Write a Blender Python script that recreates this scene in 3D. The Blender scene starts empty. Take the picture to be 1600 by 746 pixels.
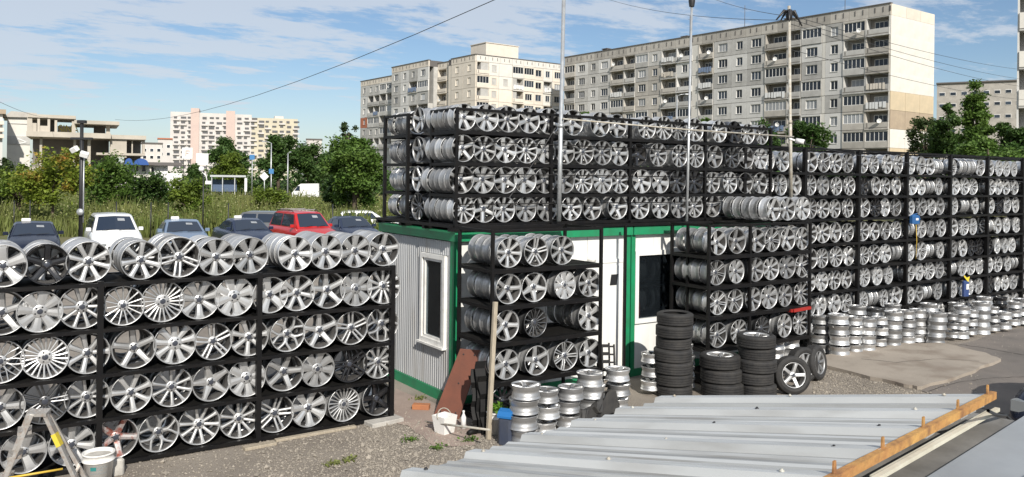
import bpy, bmesh, math, random
import numpy as np
from mathutils import Vector, Matrix, Euler

random.seed(7)
rng = np.random.default_rng(7)
SC = bpy.context.scene
COL = SC.collection
rad = math.radians
PI = math.pi

# ------------------------------------------------------------------ camera
# world x runs along the rack fronts, y runs away behind them, z up
FPX, CX, CY, EYE = 1290.0, 800.0, 277.0, 3.4
YAW, ROLL = rad(34.0), rad(0.7)
SY, CYW = math.sin(YAW), math.cos(YAW)
cam_d = bpy.data.cameras.new('camera')
cam = bpy.data.objects.new('camera', cam_d)
COL.objects.link(cam)
cam_d.sensor_fit = 'HORIZONTAL'
cam_d.sensor_width = 36.0
cam_d.lens = 36.0 * FPX / 1600.0
cam_d.shift_y = -96.0 / 1600.0
cam_d.clip_start = 0.05
cam_d.clip_end = 6000
_F = Vector((SY, CYW, 0)); _R = Vector((CYW, -SY, 0)); _U = Vector((0, 0, 1))
_Rc = _R * math.cos(ROLL) + _U * math.sin(ROLL)
_Uc = _U * math.cos(ROLL) - _R * math.sin(ROLL)
_m = Matrix((_Rc, _Uc, -_F)).transposed().to_4x4()
_m.translation = (0, 0, EYE)
cam.matrix_world = _m
SC.camera = cam

# ------------------------------------------------------------------ sky and sun
SUN_EL = rad(33.0)
sun_h = Vector((-0.30, -0.954)).normalized()
to_sun = Vector((sun_h.x * math.cos(SUN_EL), sun_h.y * math.cos(SUN_EL), math.sin(SUN_EL)))
world = bpy.data.worlds.new('World')
SC.world = world
world.use_nodes = True
wn, wl = world.node_tree.nodes, world.node_tree.links
wn.clear()
w_out = wn.new('ShaderNodeOutputWorld')
w_bg = wn.new('ShaderNodeBackground')
w_bg.inputs['Strength'].default_value = 0.082
w_sky = wn.new('ShaderNodeTexSky')
w_sky.sky_type = 'NISHITA'
w_sky.sun_disc = False
w_sky.sun_elevation = SUN_EL
w_sky.sun_rotation = math.atan2(sun_h.x, sun_h.y)
w_sky.altitude = 550
w_sky.air_density = 1.0
w_sky.dust_density = 0.7
w_sky.ozone_density = 3.2
# thin altocumulus sheet: noise on the plane of the cloud layer
w_tc = wn.new('ShaderNodeTexCoord')
w_sep = wn.new('ShaderNodeSeparateXYZ')
wl.new(w_tc.outputs['Generated'], w_sep.inputs[0])
def wmath(op, a, b=None, clamp=False):
    n = wn.new('ShaderNodeMath'); n.operation = op; n.use_clamp = clamp
    for i, v in enumerate((a, b)):
        if v is None: continue
        if isinstance(v, (int, float)): n.inputs[i].default_value = v
        else: wl.new(v, n.inputs[i])
    return n.outputs[0]
w_z = wmath('ADD', wmath('MAXIMUM', w_sep.outputs[2], 0.0), 0.06)
w_cx = wmath('DIVIDE', w_sep.outputs[0], w_z)
w_cy = wmath('DIVIDE', w_sep.outputs[1], w_z)
w_cmb = wn.new('ShaderNodeCombineXYZ')
wl.new(w_cx, w_cmb.inputs[0]); wl.new(w_cy, w_cmb.inputs[1])
w_fine = wn.new('ShaderNodeTexNoise'); w_fine.inputs['Scale'].default_value = 1.5
w_fine.inputs['Detail'].default_value = 9.0; w_fine.inputs['Roughness'].default_value = 0.66
w_fmap = wn.new('ShaderNodeMapping'); w_fmap.inputs['Rotation'].default_value = (0, 0, -1.05)
w_fmap.inputs['Scale'].default_value = (1.0, 1.7, 1.0)
wl.new(w_cmb.outputs[0], w_fmap.inputs['Vector']); wl.new(w_fmap.outputs[0], w_fine.inputs['Vector'])
# the sheet ends along a straight front; beyond it the sky is clear
w_s = wmath('ADD', wmath('MULTIPLY', w_cx, 0.87), wmath('MULTIPLY', w_cy, 0.49))
w_front = wmath('MULTIPLY', wmath('SUBTRACT', 3.55, w_s), 0.38)
w_front = wmath('MINIMUM', wmath('MAXIMUM', w_front, -0.6), 0.30)
w_sum = wmath('ADD', w_front, wmath('MULTIPLY', wmath('SUBTRACT', w_fine.outputs[0], 0.48), 4.2))
w_ramp = wn.new('ShaderNodeMapRange'); w_ramp.interpolation_type = 'SMOOTHSTEP'
w_ramp.inputs['From Min'].default_value = -0.28; w_ramp.inputs['From Max'].default_value = 0.34
w_ramp.inputs['To Min'].default_value = 0.0; w_ramp.inputs['To Max'].default_value = 0.72
wl.new(w_sum, w_ramp.inputs['Value'])
w_mix = wn.new('ShaderNodeMix'); w_mix.data_type = 'RGBA'
# pale haze and low cloud veil towards the horizon all round
w_veil = wn.new('ShaderNodeMapRange'); w_veil.interpolation_type = 'SMOOTHSTEP'
w_veil.inputs['From Min'].default_value = 0.15; w_veil.inputs['From Max'].default_value = 0.0
w_veil.inputs['To Min'].default_value = 0.0; w_veil.inputs['To Max'].default_value = 0.45
wl.new(w_sep.outputs[2], w_veil.inputs['Value'])
w_veil2 = wmath('MULTIPLY', w_veil.outputs[0], wmath('ADD', wmath('MULTIPLY', w_fine.outputs[0], 0.9), 0.25))
wl.new(wmath('MAXIMUM', w_ramp.outputs[0], w_veil2, True), w_mix.inputs['Factor'])
wl.new(w_sky.outputs[0], w_mix.inputs['A'])
w_mix.inputs['B'].default_value = (6.6, 7.1, 7.8, 1)
wl.new(w_mix.outputs['Result'], w_bg.inputs['Color'])
wl.new(w_bg.outputs[0], w_out.inputs[0])

sun_d = bpy.data.lights.new('sun', 'SUN')
sun_d.energy = 4.3
sun_d.angle = rad(0.55)
sun_d.color = (1.0, 0.945, 0.86)
sun = bpy.data.objects.new('sun', sun_d)
COL.objects.link(sun)
sun.rotation_euler = to_sun.to_track_quat('Z', 'Y').to_euler()

SC.view_settings.view_transform = 'Standard'
SC.view_settings.look = 'None'
SC.view_settings.exposure = 0.30
SC.view_settings.gamma = 1.0
SC.view_settings.use_curve_mapping = False
SC.render.engine = 'CYCLES'
SC.cycles.max_bounces = 6
SC.cycles.diffuse_bounces = 3
SC.cycles.glossy_bounces = 4
SC.cycles.transmission_bounces = 4
SC.cycles.transparent_max_bounces = 6
SC.cycles.use_denoising = True

# ------------------------------------------------------------------ where a picture point lies in the place
def ray(px, py):
    dx, dy = px - CX, py - CY
    a = dx * math.cos(ROLL) + dy * math.sin(ROLL)
    b = -dx * math.sin(ROLL) + dy * math.cos(ROLL)
    return (SY * FPX + CYW * a, CYW * FPX - SY * a, -b)
def on_y(px, py, Y):
    d = ray(px, py); t = Y / d[1]; return Vector((d[0] * t, Y, EYE + d[2] * t))
def on_x(px, py, X):
    d = ray(px, py); t = X / d[0]; return Vector((X, d[1] * t, EYE + d[2] * t))
def on_z(px, py, z=0.0):
    d = ray(px, py); t = (z - EYE) / d[2]; return Vector((d[0] * t, d[1] * t, z))
def at(px, py, Z):
    d = ray(px, py); t = Z / FPX; return Vector((d[0] * t, d[1] * t, EYE + d[2] * t))

# ------------------------------------------------------------------ mesh helpers
class MB:
    """collects shapes; build() links them as one mesh object"""
    def __init__(self):
        self.v = []; self.f = []; self.m = []; self.s = []
    def add(self, verts, faces, mi=0, smooth=False):
        o = len(self.v)
        self.v.extend([tuple(p) for p in verts])
        for f in faces:
            self.f.append(tuple(i + o for i in f)); self.m.append(mi); self.s.append(smooth)
        return self
    def box(self, x0, x1, y0, y1, z0, z1, mi=0):
        if x1 < x0: x0, x1 = x1, x0
        if y1 < y0: y0, y1 = y1, y0
        if z1 < z0: z0, z1 = z1, z0
        v = [(x0, y0, z0), (x1, y0, z0), (x1, y1, z0), (x0, y1, z0), (x0, y0, z1), (x1, y0, z1), (x1, y1, z1), (x0, y1, z1)]
        return self.add(v, [(0, 3, 2, 1), (4, 5, 6, 7), (0, 1, 5, 4), (1, 2, 6, 5), (2, 3, 7, 6), (3, 0, 4, 7)], mi)
    def rbox(self, x0, x1, y0, y1, z0, z1, b=0.01, mi=0):
        """box with chamfered vertical and top edges"""
        r = [(x0 + b, y0), (x1 - b, y0), (x1, y0 + b), (x1, y1 - b), (x1 - b, y1), (x0 + b, y1), (x0, y1 - b), (x0, y0 + b)]
        cx, cy = (x0 + x1) / 2, (y0 + y1) / 2
        sx = (x1 - x0 - 2 * b) / (x1 - x0); sy = (y1 - y0 - 2 * b) / (y1 - y0)
        t = [(cx + (x - cx) * sx, cy + (y - cy) * sy) for x, y in r]
        v = [(x, y, z0) for x, y in r] + [(x, y, z1 - b) for x, y in r] + [(x, y, z1) for x, y in t]
        n = 8
        f = [tuple(range(n - 1, -1, -1)), tuple(range(2 * n, 3 * n))]
        for k in (0, n):
            for i in range(n):
                j = (i + 1) % n
                f.append((k + i, k + j, k + n + j, k + n + i))
        return self.add(v, f, mi)
    def tube(self, pts, r, n=8, mi=0, caps=True, smooth=True):
        pts = [Vector(p) for p in pts]
        rs = r if isinstance(r, (list, tuple)) else [r] * len(pts)
        v = []; f = []
        up = None
        for i, p in enumerate(pts):
            if i == 0: d = pts[1] - p
            elif i == len(pts) - 1: d = p - pts[i - 1]
            else: d = (pts[i + 1] - pts[i - 1])
            d.normalize()
            if up is None:
                up = Vector((0, 0, 1)) if abs(d.z) < 0.9 else Vector((1, 0, 0))
            a = d.cross(up).normalized(); b = a.cross(d).normalized(); up = b
            for k in range(n):
                t = 2 * PI * k / n
                v.append(p + a * (math.cos(t) * rs[i]) + b * (math.sin(t) * rs[i]))
        for i in range(len(pts) - 1):
            for k in range(n):
                j = (k + 1) % n
                f.append((i * n + k, i * n + j, (i + 1) * n + j, (i + 1) * n + k))
        self.add(v, f, mi, smooth)
        if caps:
            o = len(self.v) - len(v)
            self.f.append(tuple(o + k for k in range(n - 1, -1, -1))); self.m.append(mi); self.s.append(False)
            e = o + (len(pts) - 1) * n
            self.f.append(tuple(e + k for k in range(n))); self.m.append(mi); self.s.append(False)
        return self
    def bar(self, p0, p1, w, h, mi=0):
        """rectangular bar between two points, w sideways, h upwards"""
        p0, p1 = Vector(p0), Vector(p1)
        d = (p1 - p0).normalized()
        up = Vector((0, 0, 1)) if abs(d.z) < 0.95 else Vector((0, 1, 0))
        a = d.cross(up).normalized() * (w / 2); b = a.cross(d).normalized() * (h / 2)
        v = [p0 - a - b, p0 + a - b, p0 + a + b, p0 - a + b, p1 - a - b, p1 + a - b, p1 + a + b, p1 - a + b]
        return self.add(v, [(3, 2, 1, 0), (4, 5, 6, 7), (0, 1, 5, 4), (1, 2, 6, 5), (2, 3, 7, 6), (3, 0, 4, 7)], mi)
    def lathe(self, prof, n=32, mi=0, axis='y', closed=False, smooth=True, center=(0, 0, 0)):
        """prof: list of (radius, along)"""
        v = []; f = []
        for r, y in prof:
            for k in range(n):
                t = 2 * PI * k / n
                c, s = math.cos(t) * r, math.sin(t) * r
                p = (c, y, s) if axis == 'y' else (c, s, y) if axis == 'z' else (y, c, s)
                v.append((p[0] + center[0], p[1] + center[1], p[2] + center[2]))
        m = len(prof)
        for i in range(m if closed else m - 1):
            i2 = (i + 1) % m
            for k in range(n):
                j = (k + 1) % n
                q = (i * n + k, i * n + j, i2 * n + j, i2 * n + k)
                f.append(q if axis != 'y' else q[::-1])
        return self.add(v, f, mi, smooth)
    def xform(self, mat):
        self.v = [tuple(mat @ Vector(p)) for p in self.v]
        return self
    def mesh(self, name, mats):
        me = bpy.data.meshes.new(name)
        me.from_pydata(self.v, [], self.f)
        for m in (mats if isinstance(mats, (list, tuple)) else [mats]): me.materials.append(m)
        me.polygons.foreach_set('material_index', self.m)
        me.polygons.foreach_set('use_smooth', self.s)
        me.update()
        return me
    def build(self, name, mats, parent=None, **kw):
        return obj(name, self.mesh(name, mats), parent, **kw)

def tag(o, label=None, cat=None, group=None, kind=None):
    if label: o['label'] = label
    if cat: o['category'] = cat
    if group: o['group'] = group
    if kind: o['kind'] = kind
    return o
def obj(name, data, parent=None, loc=None, rot=None, scale=None, **kw):
    o = bpy.data.objects.new(name, data)
    COL.objects.link(o)
    if parent: o.parent = parent
    if loc is not None: o.location = loc
    if rot is not None: o.rotation_euler = rot
    if scale is not None: o.scale = (scale,) * 3 if isinstance(scale, (int, float)) else scale
    return tag(o, **kw)
def thing(name, label, cat, loc=(0, 0, 0), rot=(0, 0, 0), scale=1.0, group=None):
    return obj(name, None, None, loc, rot, scale, label=label, cat=cat, group=group)
def fast_mesh(name, verts, faces, mat, smooth=False, mat_index=None):
    """numpy vertices (N,3) and equal-sized faces (M,k)"""
    me = bpy.data.meshes.new(name)
    verts = np.ascontiguousarray(verts, dtype=np.float32); faces = np.ascontiguousarray(faces, dtype=np.int32)
    M, k = faces.shape
    me.vertices.add(len(verts)); me.vertices.foreach_set('co', verts.ravel())
    me.loops.add(M * k); me.loops.foreach_set('vertex_index', faces.ravel())
    me.polygons.add(M)
    me.polygons.foreach_set('loop_start', np.arange(M, dtype=np.int32) * k)
    me.polygons.foreach_set('loop_total', np.full(M, k, dtype=np.int32))
    for m in (mat if isinstance(mat, (list, tuple)) else [mat]): me.materials.append(m)
    if mat_index is not None: me.polygons.foreach_set('material_index', np.ascontiguousarray(mat_index, dtype=np.int32))
    me.polygons.foreach_set('use_smooth', np.full(M, smooth))
    me.update(calc_edges=True)
    return me

# ------------------------------------------------------------------ materials
def mat(name, col, rough=0.6, metal=0.0, col2=None, scale=3.0, detail=4.0, bump=0.0, bscale=30.0, objrand=0.0,
        island=None, spec=0.5, coat=0.0, lo=0.35, hi=0.65, stretch=None, col3=None, scale3=40.0, fac3=0.5, rough2=None, world=False):
    m = bpy.data.materials.new(name); m.use_nodes = True
    nt = m.node_tree; N, L = nt.nodes, nt.links
    p = N['Principled BSDF']
    p.inputs['Roughness'].default_value = rough
    p.inputs['Metallic'].default_value = metal
    p.inputs['Specular IOR Level'].default_value = spec
    if coat: p.inputs['Coat Weight'].default_value = coat
    c4 = lambda c: (c[0], c[1], c[2], 1.0)
    p.inputs['Base Color'].default_value = c4(col)
    need = col2 or bump or col3 or rough2 is not None
    if need:
        if world:
            vec = N.new('ShaderNodeNewGeometry').outputs['Position']
        else:
            vec = N.new('ShaderNodeTexCoord').outputs['Object']
        if stretch:
            mp = N.new('ShaderNodeMapping'); mp.inputs['Scale'].default_value = stretch
            L.new(vec, mp.inputs['Vector']); vec = mp.outputs[0]
    src = None
    if col2:
        n = N.new('ShaderNodeTexNoise'); n.inputs['Scale'].default_value = scale; n.inputs['Detail'].default_value = detail
        n.inputs['Roughness'].default_value = 0.62
        L.new(vec, n.inputs['Vector'])
        r = N.new('ShaderNodeMapRange'); r.inputs['From Min'].default_value = lo; r.inputs['From Max'].default_value = hi
        L.new(n.outputs[0], r.inputs['Value'])
        mx = N.new('ShaderNodeMix'); mx.data_type = 'RGBA'
        L.new(r.outputs[0], mx.inputs['Factor']); mx.inputs['A'].default_value = c4(col); mx.inputs['B'].default_value = c4(col2)
        src = mx.outputs['Result']
        if rough2 is not None:
            rr = N.new('ShaderNodeMapRange'); rr.inputs['From Min'].default_value = lo; rr.inputs['From Max'].default_value = hi
            rr.inputs['To Min'].default_value = rough; rr.inputs['To Max'].default_value = rough2
            L.new(n.outputs[0], rr.inputs['Value']); L.new(rr.outputs[0], p.inputs['Roughness'])
    if col3:
        n = N.new('ShaderNodeTexNoise'); n.inputs['Scale'].default_value = scale3; n.inputs['Detail'].default_value = 3
        L.new(vec, n.inputs['Vector'])
        r = N.new('ShaderNodeMapRange'); r.inputs['From Min'].default_value = 0.5; r.inputs['From Max'].default_value = 0.7
        r.inputs['To Max'].default_value = fac3
        L.new(n.outputs[0], r.inputs['Value'])
        mx = N.new('ShaderNodeMix'); mx.data_type = 'RGBA'
        L.new(r.outputs[0], mx.inputs['Factor'])
        if src: L.new(src, mx.inputs['A'])
        else: mx.inputs['A'].default_value = c4(col)
        mx.inputs['B'].default_value = c4(col3)
        src = mx.outputs['Result']
    if objrand or island:
        hs = N.new('ShaderNodeHueSaturation')
        if src: L.new(src, hs.inputs['Color'])
        else: hs.inputs['Color'].default_value = c4(col)
        if objrand:
            ri = N.new('ShaderNodeObjectInfo').outputs['Random']; amt = objrand
        else:
            ri = N.new('ShaderNodeNewGeometry').outputs['Random Per Island']; amt = island
        r = N.new('ShaderNodeMapRange'); r.inputs['To Min'].default_value = 1 - amt; r.inputs['To Max'].default_value = 1 + amt
        L.new(ri, r.inputs['Value']); L.new(r.outputs[0], hs.inputs['Value'])
        src = hs.outputs[0]
    if src: L.new(src, p.inputs['Base Color'])
    if bump:
        n = N.new('ShaderNodeTexNoise'); n.inputs['Scale'].default_value = bscale; n.inputs['Detail'].default_value = 5
        L.new(vec, n.inputs['Vector'])
        b = N.new('ShaderNodeBump'); b.inputs['Strength'].default_value = bump; b.inputs['Distance'].default_value = 0.02
        L.new(n.outputs[0], b.inputs['Height']); L.new(b.outputs[0], p.inputs['Normal'])
    return m
def leaf_mat(name, col, col2, trans=0.25, island=0.35, scale=0.8, lo=0.35, hi=0.65):
    m = mat(name, col, 0.55, 0, col2=col2, scale=scale, detail=3, island=island, spec=0.3, lo=lo, hi=hi)
    nt = m.node_tree; N, L = nt.nodes, nt.links
    p = N['Principled BSDF']; out = N['Material Output']
    t = N.new('ShaderNodeBsdfTranslucent'); mx = N.new('ShaderNodeMixShader'); mx.inputs[0].default_value = trans
    src = p.inputs['Base Color'].links[0].from_socket
    L.new(src, t.inputs['Color']); L.new(p.outputs[0], mx.inputs[1]); L.new(t.outputs[0], mx.inputs[2]); L.new(mx.outputs[0], out.inputs[0])
    return m
def glass_mat(name, tint=(0.8, 0.85, 0.88)):
    m = bpy.data.materials.new(name); m.use_nodes = True
    N, L = m.node_tree.nodes, m.node_tree.links
    p = N['Principled BSDF']; out = N['Material Output']
    p.inputs['Base Color'].default_value = (0.02, 0.025, 0.03, 1); p.inputs['Roughness'].default_value = 0.03
    t = N.new('ShaderNodeBsdfTransparent'); t.inputs['Color'].default_value = (*tint, 1)
    mx = N.new('ShaderNodeMixShader'); mx.inputs[0].default_value = 0.28
    L.new(t.outputs[0], mx.inputs[1]); L.new(p.outputs[0], mx.inputs[2]); L.new(mx.outputs[0], out.inputs[0])
    return m

M = {}
M['silver'] = mat('silver_paint', (0.66, 0.665, 0.67), 0.36, 0.78, col2=(0.52, 0.52, 0.515), scale=9, objrand=0.20, rough2=0.50)
M['dusty_shade'] = mat('shaded_dusty_barrel', (0.10, 0.097, 0.094), 0.6, 0.25, col2=(0.055, 0.052, 0.05), scale=8, objrand=0.3)  # inner barrel: shade behind the spokes put into the colour, plus brake grime
M['dull'] = mat('dull_silver', (0.42, 0.425, 0.43), 0.45, 0.8, col2=(0.31, 0.31, 0.31), scale=7, objrand=0.15, rough2=0.6)
M['bare'] = mat('bare_alloy', (0.54, 0.54, 0.54), 0.42, 0.88, col2=(0.38, 0.38, 0.375), scale=6, objrand=0.16, rough2=0.58)
M['gun'] = mat('gunmetal_paint', (0.20, 0.205, 0.21), 0.35, 0.8, col2=(0.14, 0.14, 0.145), scale=9, objrand=0.1)
M['blackw'] = mat('black_wheel_paint', (0.018, 0.018, 0.02), 0.22, 0.0, coat=0.4)
M['redtint'] = mat('red_oxide_wash', (0.60, 0.57, 0.56), 0.4, 0.7, col2=(0.48, 0.17, 0.13), scale=14, lo=.45, hi=.62)
M['hole'] = mat('dark_recess', (0.02, 0.02, 0.022), 0.6)
M['cap'] = mat('cap_dark', (0.05, 0.055, 0.07), 0.25)
M['rackblack'] = mat('black_rack_paint', (0.004, 0.004, 0.005), 0.5, 0.0, col2=(0.008, 0.007, 0.0065), scale=6, spec=0.25)
M['shadeboard'] = mat('dark_shade_board', (0.005, 0.0048, 0.0045), 0.85, 0.0, col2=(0.009, 0.008, 0.007), scale=8, spec=0.2)
M['tyre'] = mat('tyre_rubber', (0.018, 0.018, 0.019), 0.75, 0, col2=(0.034, 0.032, 0.03), scale=9, bump=0.15, bscale=60, objrand=0.15)
M['galv'] = mat('galvanised_steel', (0.55, 0.57, 0.58), 0.45, 0.6, col2=(0.42, 0.43, 0.44), scale=7)
M['rustygalv'] = mat('weathered_pole', (0.50, 0.49, 0.44), 0.6, 0.2, col2=(0.36, 0.31, 0.24), scale=12)
M['blackmetal'] = mat('black_metal', (0.02, 0.02, 0.022), 0.45)
M['white'] = mat('white_panel', (0.78, 0.78, 0.76), 0.45, 0, col2=(0.68, 0.68, 0.65), scale=1.6, lo=0.45, hi=0.8, col3=(0.55, 0.52, 0.46), scale3=2.2, fac3=.22, stretch=(2.5, 2.5, .5))
M['whiteplastic'] = mat('white_plastic', (0.78, 0.77, 0.74), 0.4, 0, col2=(0.58, 0.56, 0.52), scale=7, lo=0.5, hi=0.75)
M['greywall'] = mat('grey_ribbed_sheet', (0.50, 0.51, 0.52), 0.42, 0.15, col2=(0.43, 0.44, 0.45), scale=1.3, col3=(0.34, 0.32, 0.29), scale3=2.0, fac3=.5, stretch=(2.5, 2.5, .5))
M['green'] = mat('green_steel_paint', (0.012, 0.25, 0.105), 0.42, 0, col2=(0.02, 0.19, 0.085), scale=4)
M['pane'] = glass_mat('window_glass')
M['interior'] = mat('dim_interior', (0.22, 0.22, 0.21), 0.8)
M['farglass'] = mat('far_window_glass', (0.03, 0.04, 0.055), 0.12, 0, objrand=0.6, spec=0.35)
M['curtain'] = mat('curtained_window', (0.30, 0.31, 0.32), 0.25, 0, objrand=0.35)
M['winframe'] = mat('window_frame_white', (0.72, 0.71, 0.68), 0.5, objrand=0.12)
M['carglass'] = mat('car_glass', (0.02, 0.03, 0.05), 0.05, 0)
M['plasticblack'] = mat('black_plastic', (0.007, 0.007, 0.0075), 0.6, 0, col2=(0.012, 0.0115, 0.011), scale=5, spec=0.2)
M['wood'] = mat('weathered_timber', (0.40, 0.345, 0.265), 0.75, 0, col2=(0.28, 0.24, 0.18), scale=6, stretch=(6, 6, 0.7))
M['concreteblock'] = mat('concrete_block', (0.50, 0.48, 0.44), 0.9, 0, col2=(0.36, 0.34, 0.31), scale=9, bump=0.3)

# ================================================================== the setting: ground
M['field'] = mat('dry_field_soil', (0.10, 0.11, 0.035), 0.95, 0, col2=(0.15, 0.13, 0.06), scale=0.25, detail=8, world=True)
M['gravel'] = mat('gravel', (0.28, 0.245, 0.205), 0.95, 0, col2=(0.17, 0.145, 0.12), scale=0.7, detail=8, bump=0.9, bscale=45,
                  col3=(0.35, 0.315, 0.27), scale3=55, fac3=0.6, world=True)
M['asphalt'] = mat('worn_asphalt', (0.19, 0.165, 0.145), 0.9, 0, col2=(0.13, 0.118, 0.108), scale=0.5, detail=8, bump=0.4, bscale=60,
                   col3=(0.10, 0.09, 0.08), scale3=1.2, fac3=0.6, world=True)
M['sandyslab'] = mat('sandy_concrete', (0.345, 0.30, 0.25), 0.9, 0, col2=(0.27, 0.235, 0.195), scale=0.8, detail=8, bump=0.25, bscale=25,
                     col3=(0.21, 0.17, 0.135), scale3=1.6, fac3=0.8, world=True)
M['redpath'] = mat('reddish_paving', (0.36, 0.28, 0.235), 0.9, 0, col2=(0.27, 0.21, 0.18), scale=2.0, detail=8, bump=0.3, bscale=40, world=True)
M['road'] = mat('far_road', (0.16, 0.16, 0.16), 0.9)

def sheet(name, pts, z, m, thick=0.0, **kw):
    b = MB(); n = len(pts)
    v = [(p[0], p[1], z) for p in pts]
    if thick:
        v += [(p[0], p[1], z - thick) for p in pts]
        f = [tuple(range(n))] + [(i, n + i, n + (i + 1) % n, (i + 1) % n) for i in range(n)]
    else:
        f = [tuple(range(n))]
    b.add(v, f)
    return b.build(name, m, **kw)
def wobble(pts, amp, per=4, seed=1):
    r = random.Random(seed); out = []
    for i, p in enumerate(pts):
        q = pts[(i + 1) % len(pts)]
        for k in range(per):
            t = k / per
            out.append((p[0] + (q[0] - p[0]) * t + (r.uniform(-amp, amp) if k else 0), p[1] + (q[1] - p[1]) * t + (r.uniform(-amp, amp) if k else 0)))
    return out
sheet('ground', [(-2500, -300), (2500, -300), (2500, 2500), (-2500, 2500)], -0.004, M['field'], kind='structure')
sheet('gravel_yard', [(-30, -12), (45, -12), (45, 32), (-30, 41.5)], 0.0, M['gravel'], kind='structure')
g = lambda px, py: tuple(on_z(px, py)[:2])
ccw = lambda p: p if sum(p[i][0] * p[(i + 1) % len(p)][1] - p[(i + 1) % len(p)][0] * p[i][1] for i in range(len(p))) > 0 else p[::-1]
sheet('asphalt_lane', ccw(wobble([g(1436, 610), g(1500, 629), (12.5, 4.0), (11.0, -10), (44, -10), (44, 9.0), g(1600, 512), g(1500, 538)], 0.05, 5, 3)),
      0.008, M['asphalt'], kind='structure')
sheet('concrete_slab', ccw(wobble([g(1272, 572), g(1345, 590), g(1412, 606), g(1440, 610), g(1505, 590), g(1564, 566), g(1540, 556), g(1470, 540), g(1400, 541), g(1288, 560)], 0.035, 4, 5)),
      0.062, M['sandyslab'], 0.06, kind='structure')
sheet('paved_path', ccw(wobble([g(619, 608), g(655, 622), g(700, 640), g(755, 680), g(742, 697), g(680, 700), g(640, 668), g(612, 660)], 0.03, 4, 8)),
      0.008, M['redpath'], kind='structure')
sheet('road', [tuple(at(200, 290, 110)[:2]), tuple(at(620, 290, 110)[:2]), tuple(at(640, 290, 118)[:2]), tuple(at(190, 290, 118)[:2])], 0.02, M['road'], kind='structure')

# cracks and old patch in the asphalt
def strip(name, pts, w, z, m):
    b = MB(); P = [Vector((*g(*p), 0)) for p in pts]; r_ = random.Random(len(pts)); out = []
    for i in range(len(P) - 1):
        for k in range(6): out.append(P[i].lerp(P[i + 1], k / 6) + Vector((r_.uniform(-.02, .02), r_.uniform(-.02, .02), 0)))
    out.append(P[-1]); v = []
    for i, p in enumerate(out):
        d = (out[min(i + 1, len(out) - 1)] - out[max(i - 1, 0)]).normalized(); q = Vector((-d.y, d.x, 0)) * w * r_.uniform(.4, 1.2)
        v += [(p + q + Vector((0, 0, z))), (p - q + Vector((0, 0, z)))]
    b.add(v, [(2 * i, 2 * i + 1, 2 * i + 3, 2 * i + 2) for i in range(len(out) - 1)]); return b.build(name, m, kind='structure')
M['crackfill'] = mat('crack_dirt', (0.05, 0.045, 0.04), 0.95)
strip('asphalt_crack', [(1492, 538), (1540, 545), (1600, 556)], .012, .012, M['crackfill'])
strip('asphalt_crack', [(1450, 612), (1490, 600), (1545, 592), (1600, 590)], .010, .012, M['crackfill'])
strip('slab_crack', [(1345, 566), (1400, 572), (1470, 566), (1530, 570)], .008, .066, M['crackfill'])
# loose stones on the gravel that show one by one
def scatter_stones(n, regions, seed):
    r = np.random.default_rng(seed)
    base = np.array([(1, 0, 0), (-1, 0, 0), (0, 1, 0), (0, -1, 0), (0, 0, .8), (0, 0, -.5)], dtype=np.float64)
    fc = np.array([(0, 2, 4), (2, 1, 4), (1, 3, 4), (3, 0, 4), (2, 0, 5), (1, 2, 5), (3, 1, 5), (0, 3, 5)])
    V, Fc = [], []
    k = 0
    while k < n:
        px0, px1, py0, py1 = regions[r.integers(len(regions))]
        p = on_z(r.uniform(px0, px1), r.uniform(py0, py1))
        s = 0.006 + 0.012 * r.random() ** 2
        if r.random() < 0.02: s *= 2.2
        a = r.uniform(0, 2 * PI); c, sn = math.cos(a), math.sin(a)
        q = base * (s * r.uniform(.6, 1.3, 3)) + r.normal(0, s * .18, (6, 3))
        x = q[:, 0] * c - q[:, 1] * sn; y = q[:, 0] * sn + q[:, 1] * c
        V.append(np.stack([x + p.x, y + p.y, q[:, 2] + s * .3], 1)); Fc.append(fc + 6 * k); k += 1
    return np.concatenate(V), np.concatenate(Fc)
M['stones'] = mat('loose_stones', (0.27, 0.24, 0.20), 0.9, 0, island=0.28)
sv, sf = scatter_stones(15000, [(160, 640, 640, 760), (400, 760, 655, 748), (560, 780, 660, 748), (1270, 1440, 578, 625)], 11)
sv2, sf2 = scatter_stones(1500, [(1400, 1600, 505, 560), (1420, 1530, 585, 632), (1270, 1440, 545, 612)], 12)
sf = np.concatenate([sf, sf2 + len(sv)]); sv = np.concatenate([sv, sv2])
obj('loose_gravel', fast_mesh('loose_gravel', sv, sf, M['stones']), kind='stuff', label='loose grey and tan gravel stones over the yard in front of the racks', cat='gravel')

# ================================================================== panel buildings
M['panel_a'] = mat('panel_grey', (0.50, 0.49, 0.465), 0.9, 0, col2=(0.39, 0.38, 0.36), scale=0.8, detail=6, objrand=0.17)
M['panel_b'] = mat('panel_warm', (0.49, 0.46, 0.41), 0.9, 0, col2=(0.38, 0.355, 0.32), scale=0.8, detail=6, objrand=0.17)
M['panel_c'] = mat('panel_pale', (0.62, 0.61, 0.585), 0.9, 0, col2=(0.54, 0.53, 0.51), scale=0.7, detail=5, objrand=0.06)
M['panel_w'] = mat('panel_whitewash', (0.68, 0.655, 0.60), 0.9, 0, col2=(0.60, 0.575, 0.53), scale=0.6, detail=5)
M['panel_cream'] = mat('panel_cream', (0.70, 0.635, 0.545), 0.9, 0, col2=(0.62, 0.56, 0.48), scale=0.7, detail=5, objrand=0.06)
M['panel_ochre'] = mat('panel_ochre', (0.55, 0.45, 0.31), 0.9, 0, col2=(0.48, 0.40, 0.28), scale=0.6)
M['panel_brown'] = mat('panel_brown', (0.40, 0.32, 0.23), 0.9, 0, col2=(0.34, 0.27, 0.20), scale=0.8)
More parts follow.
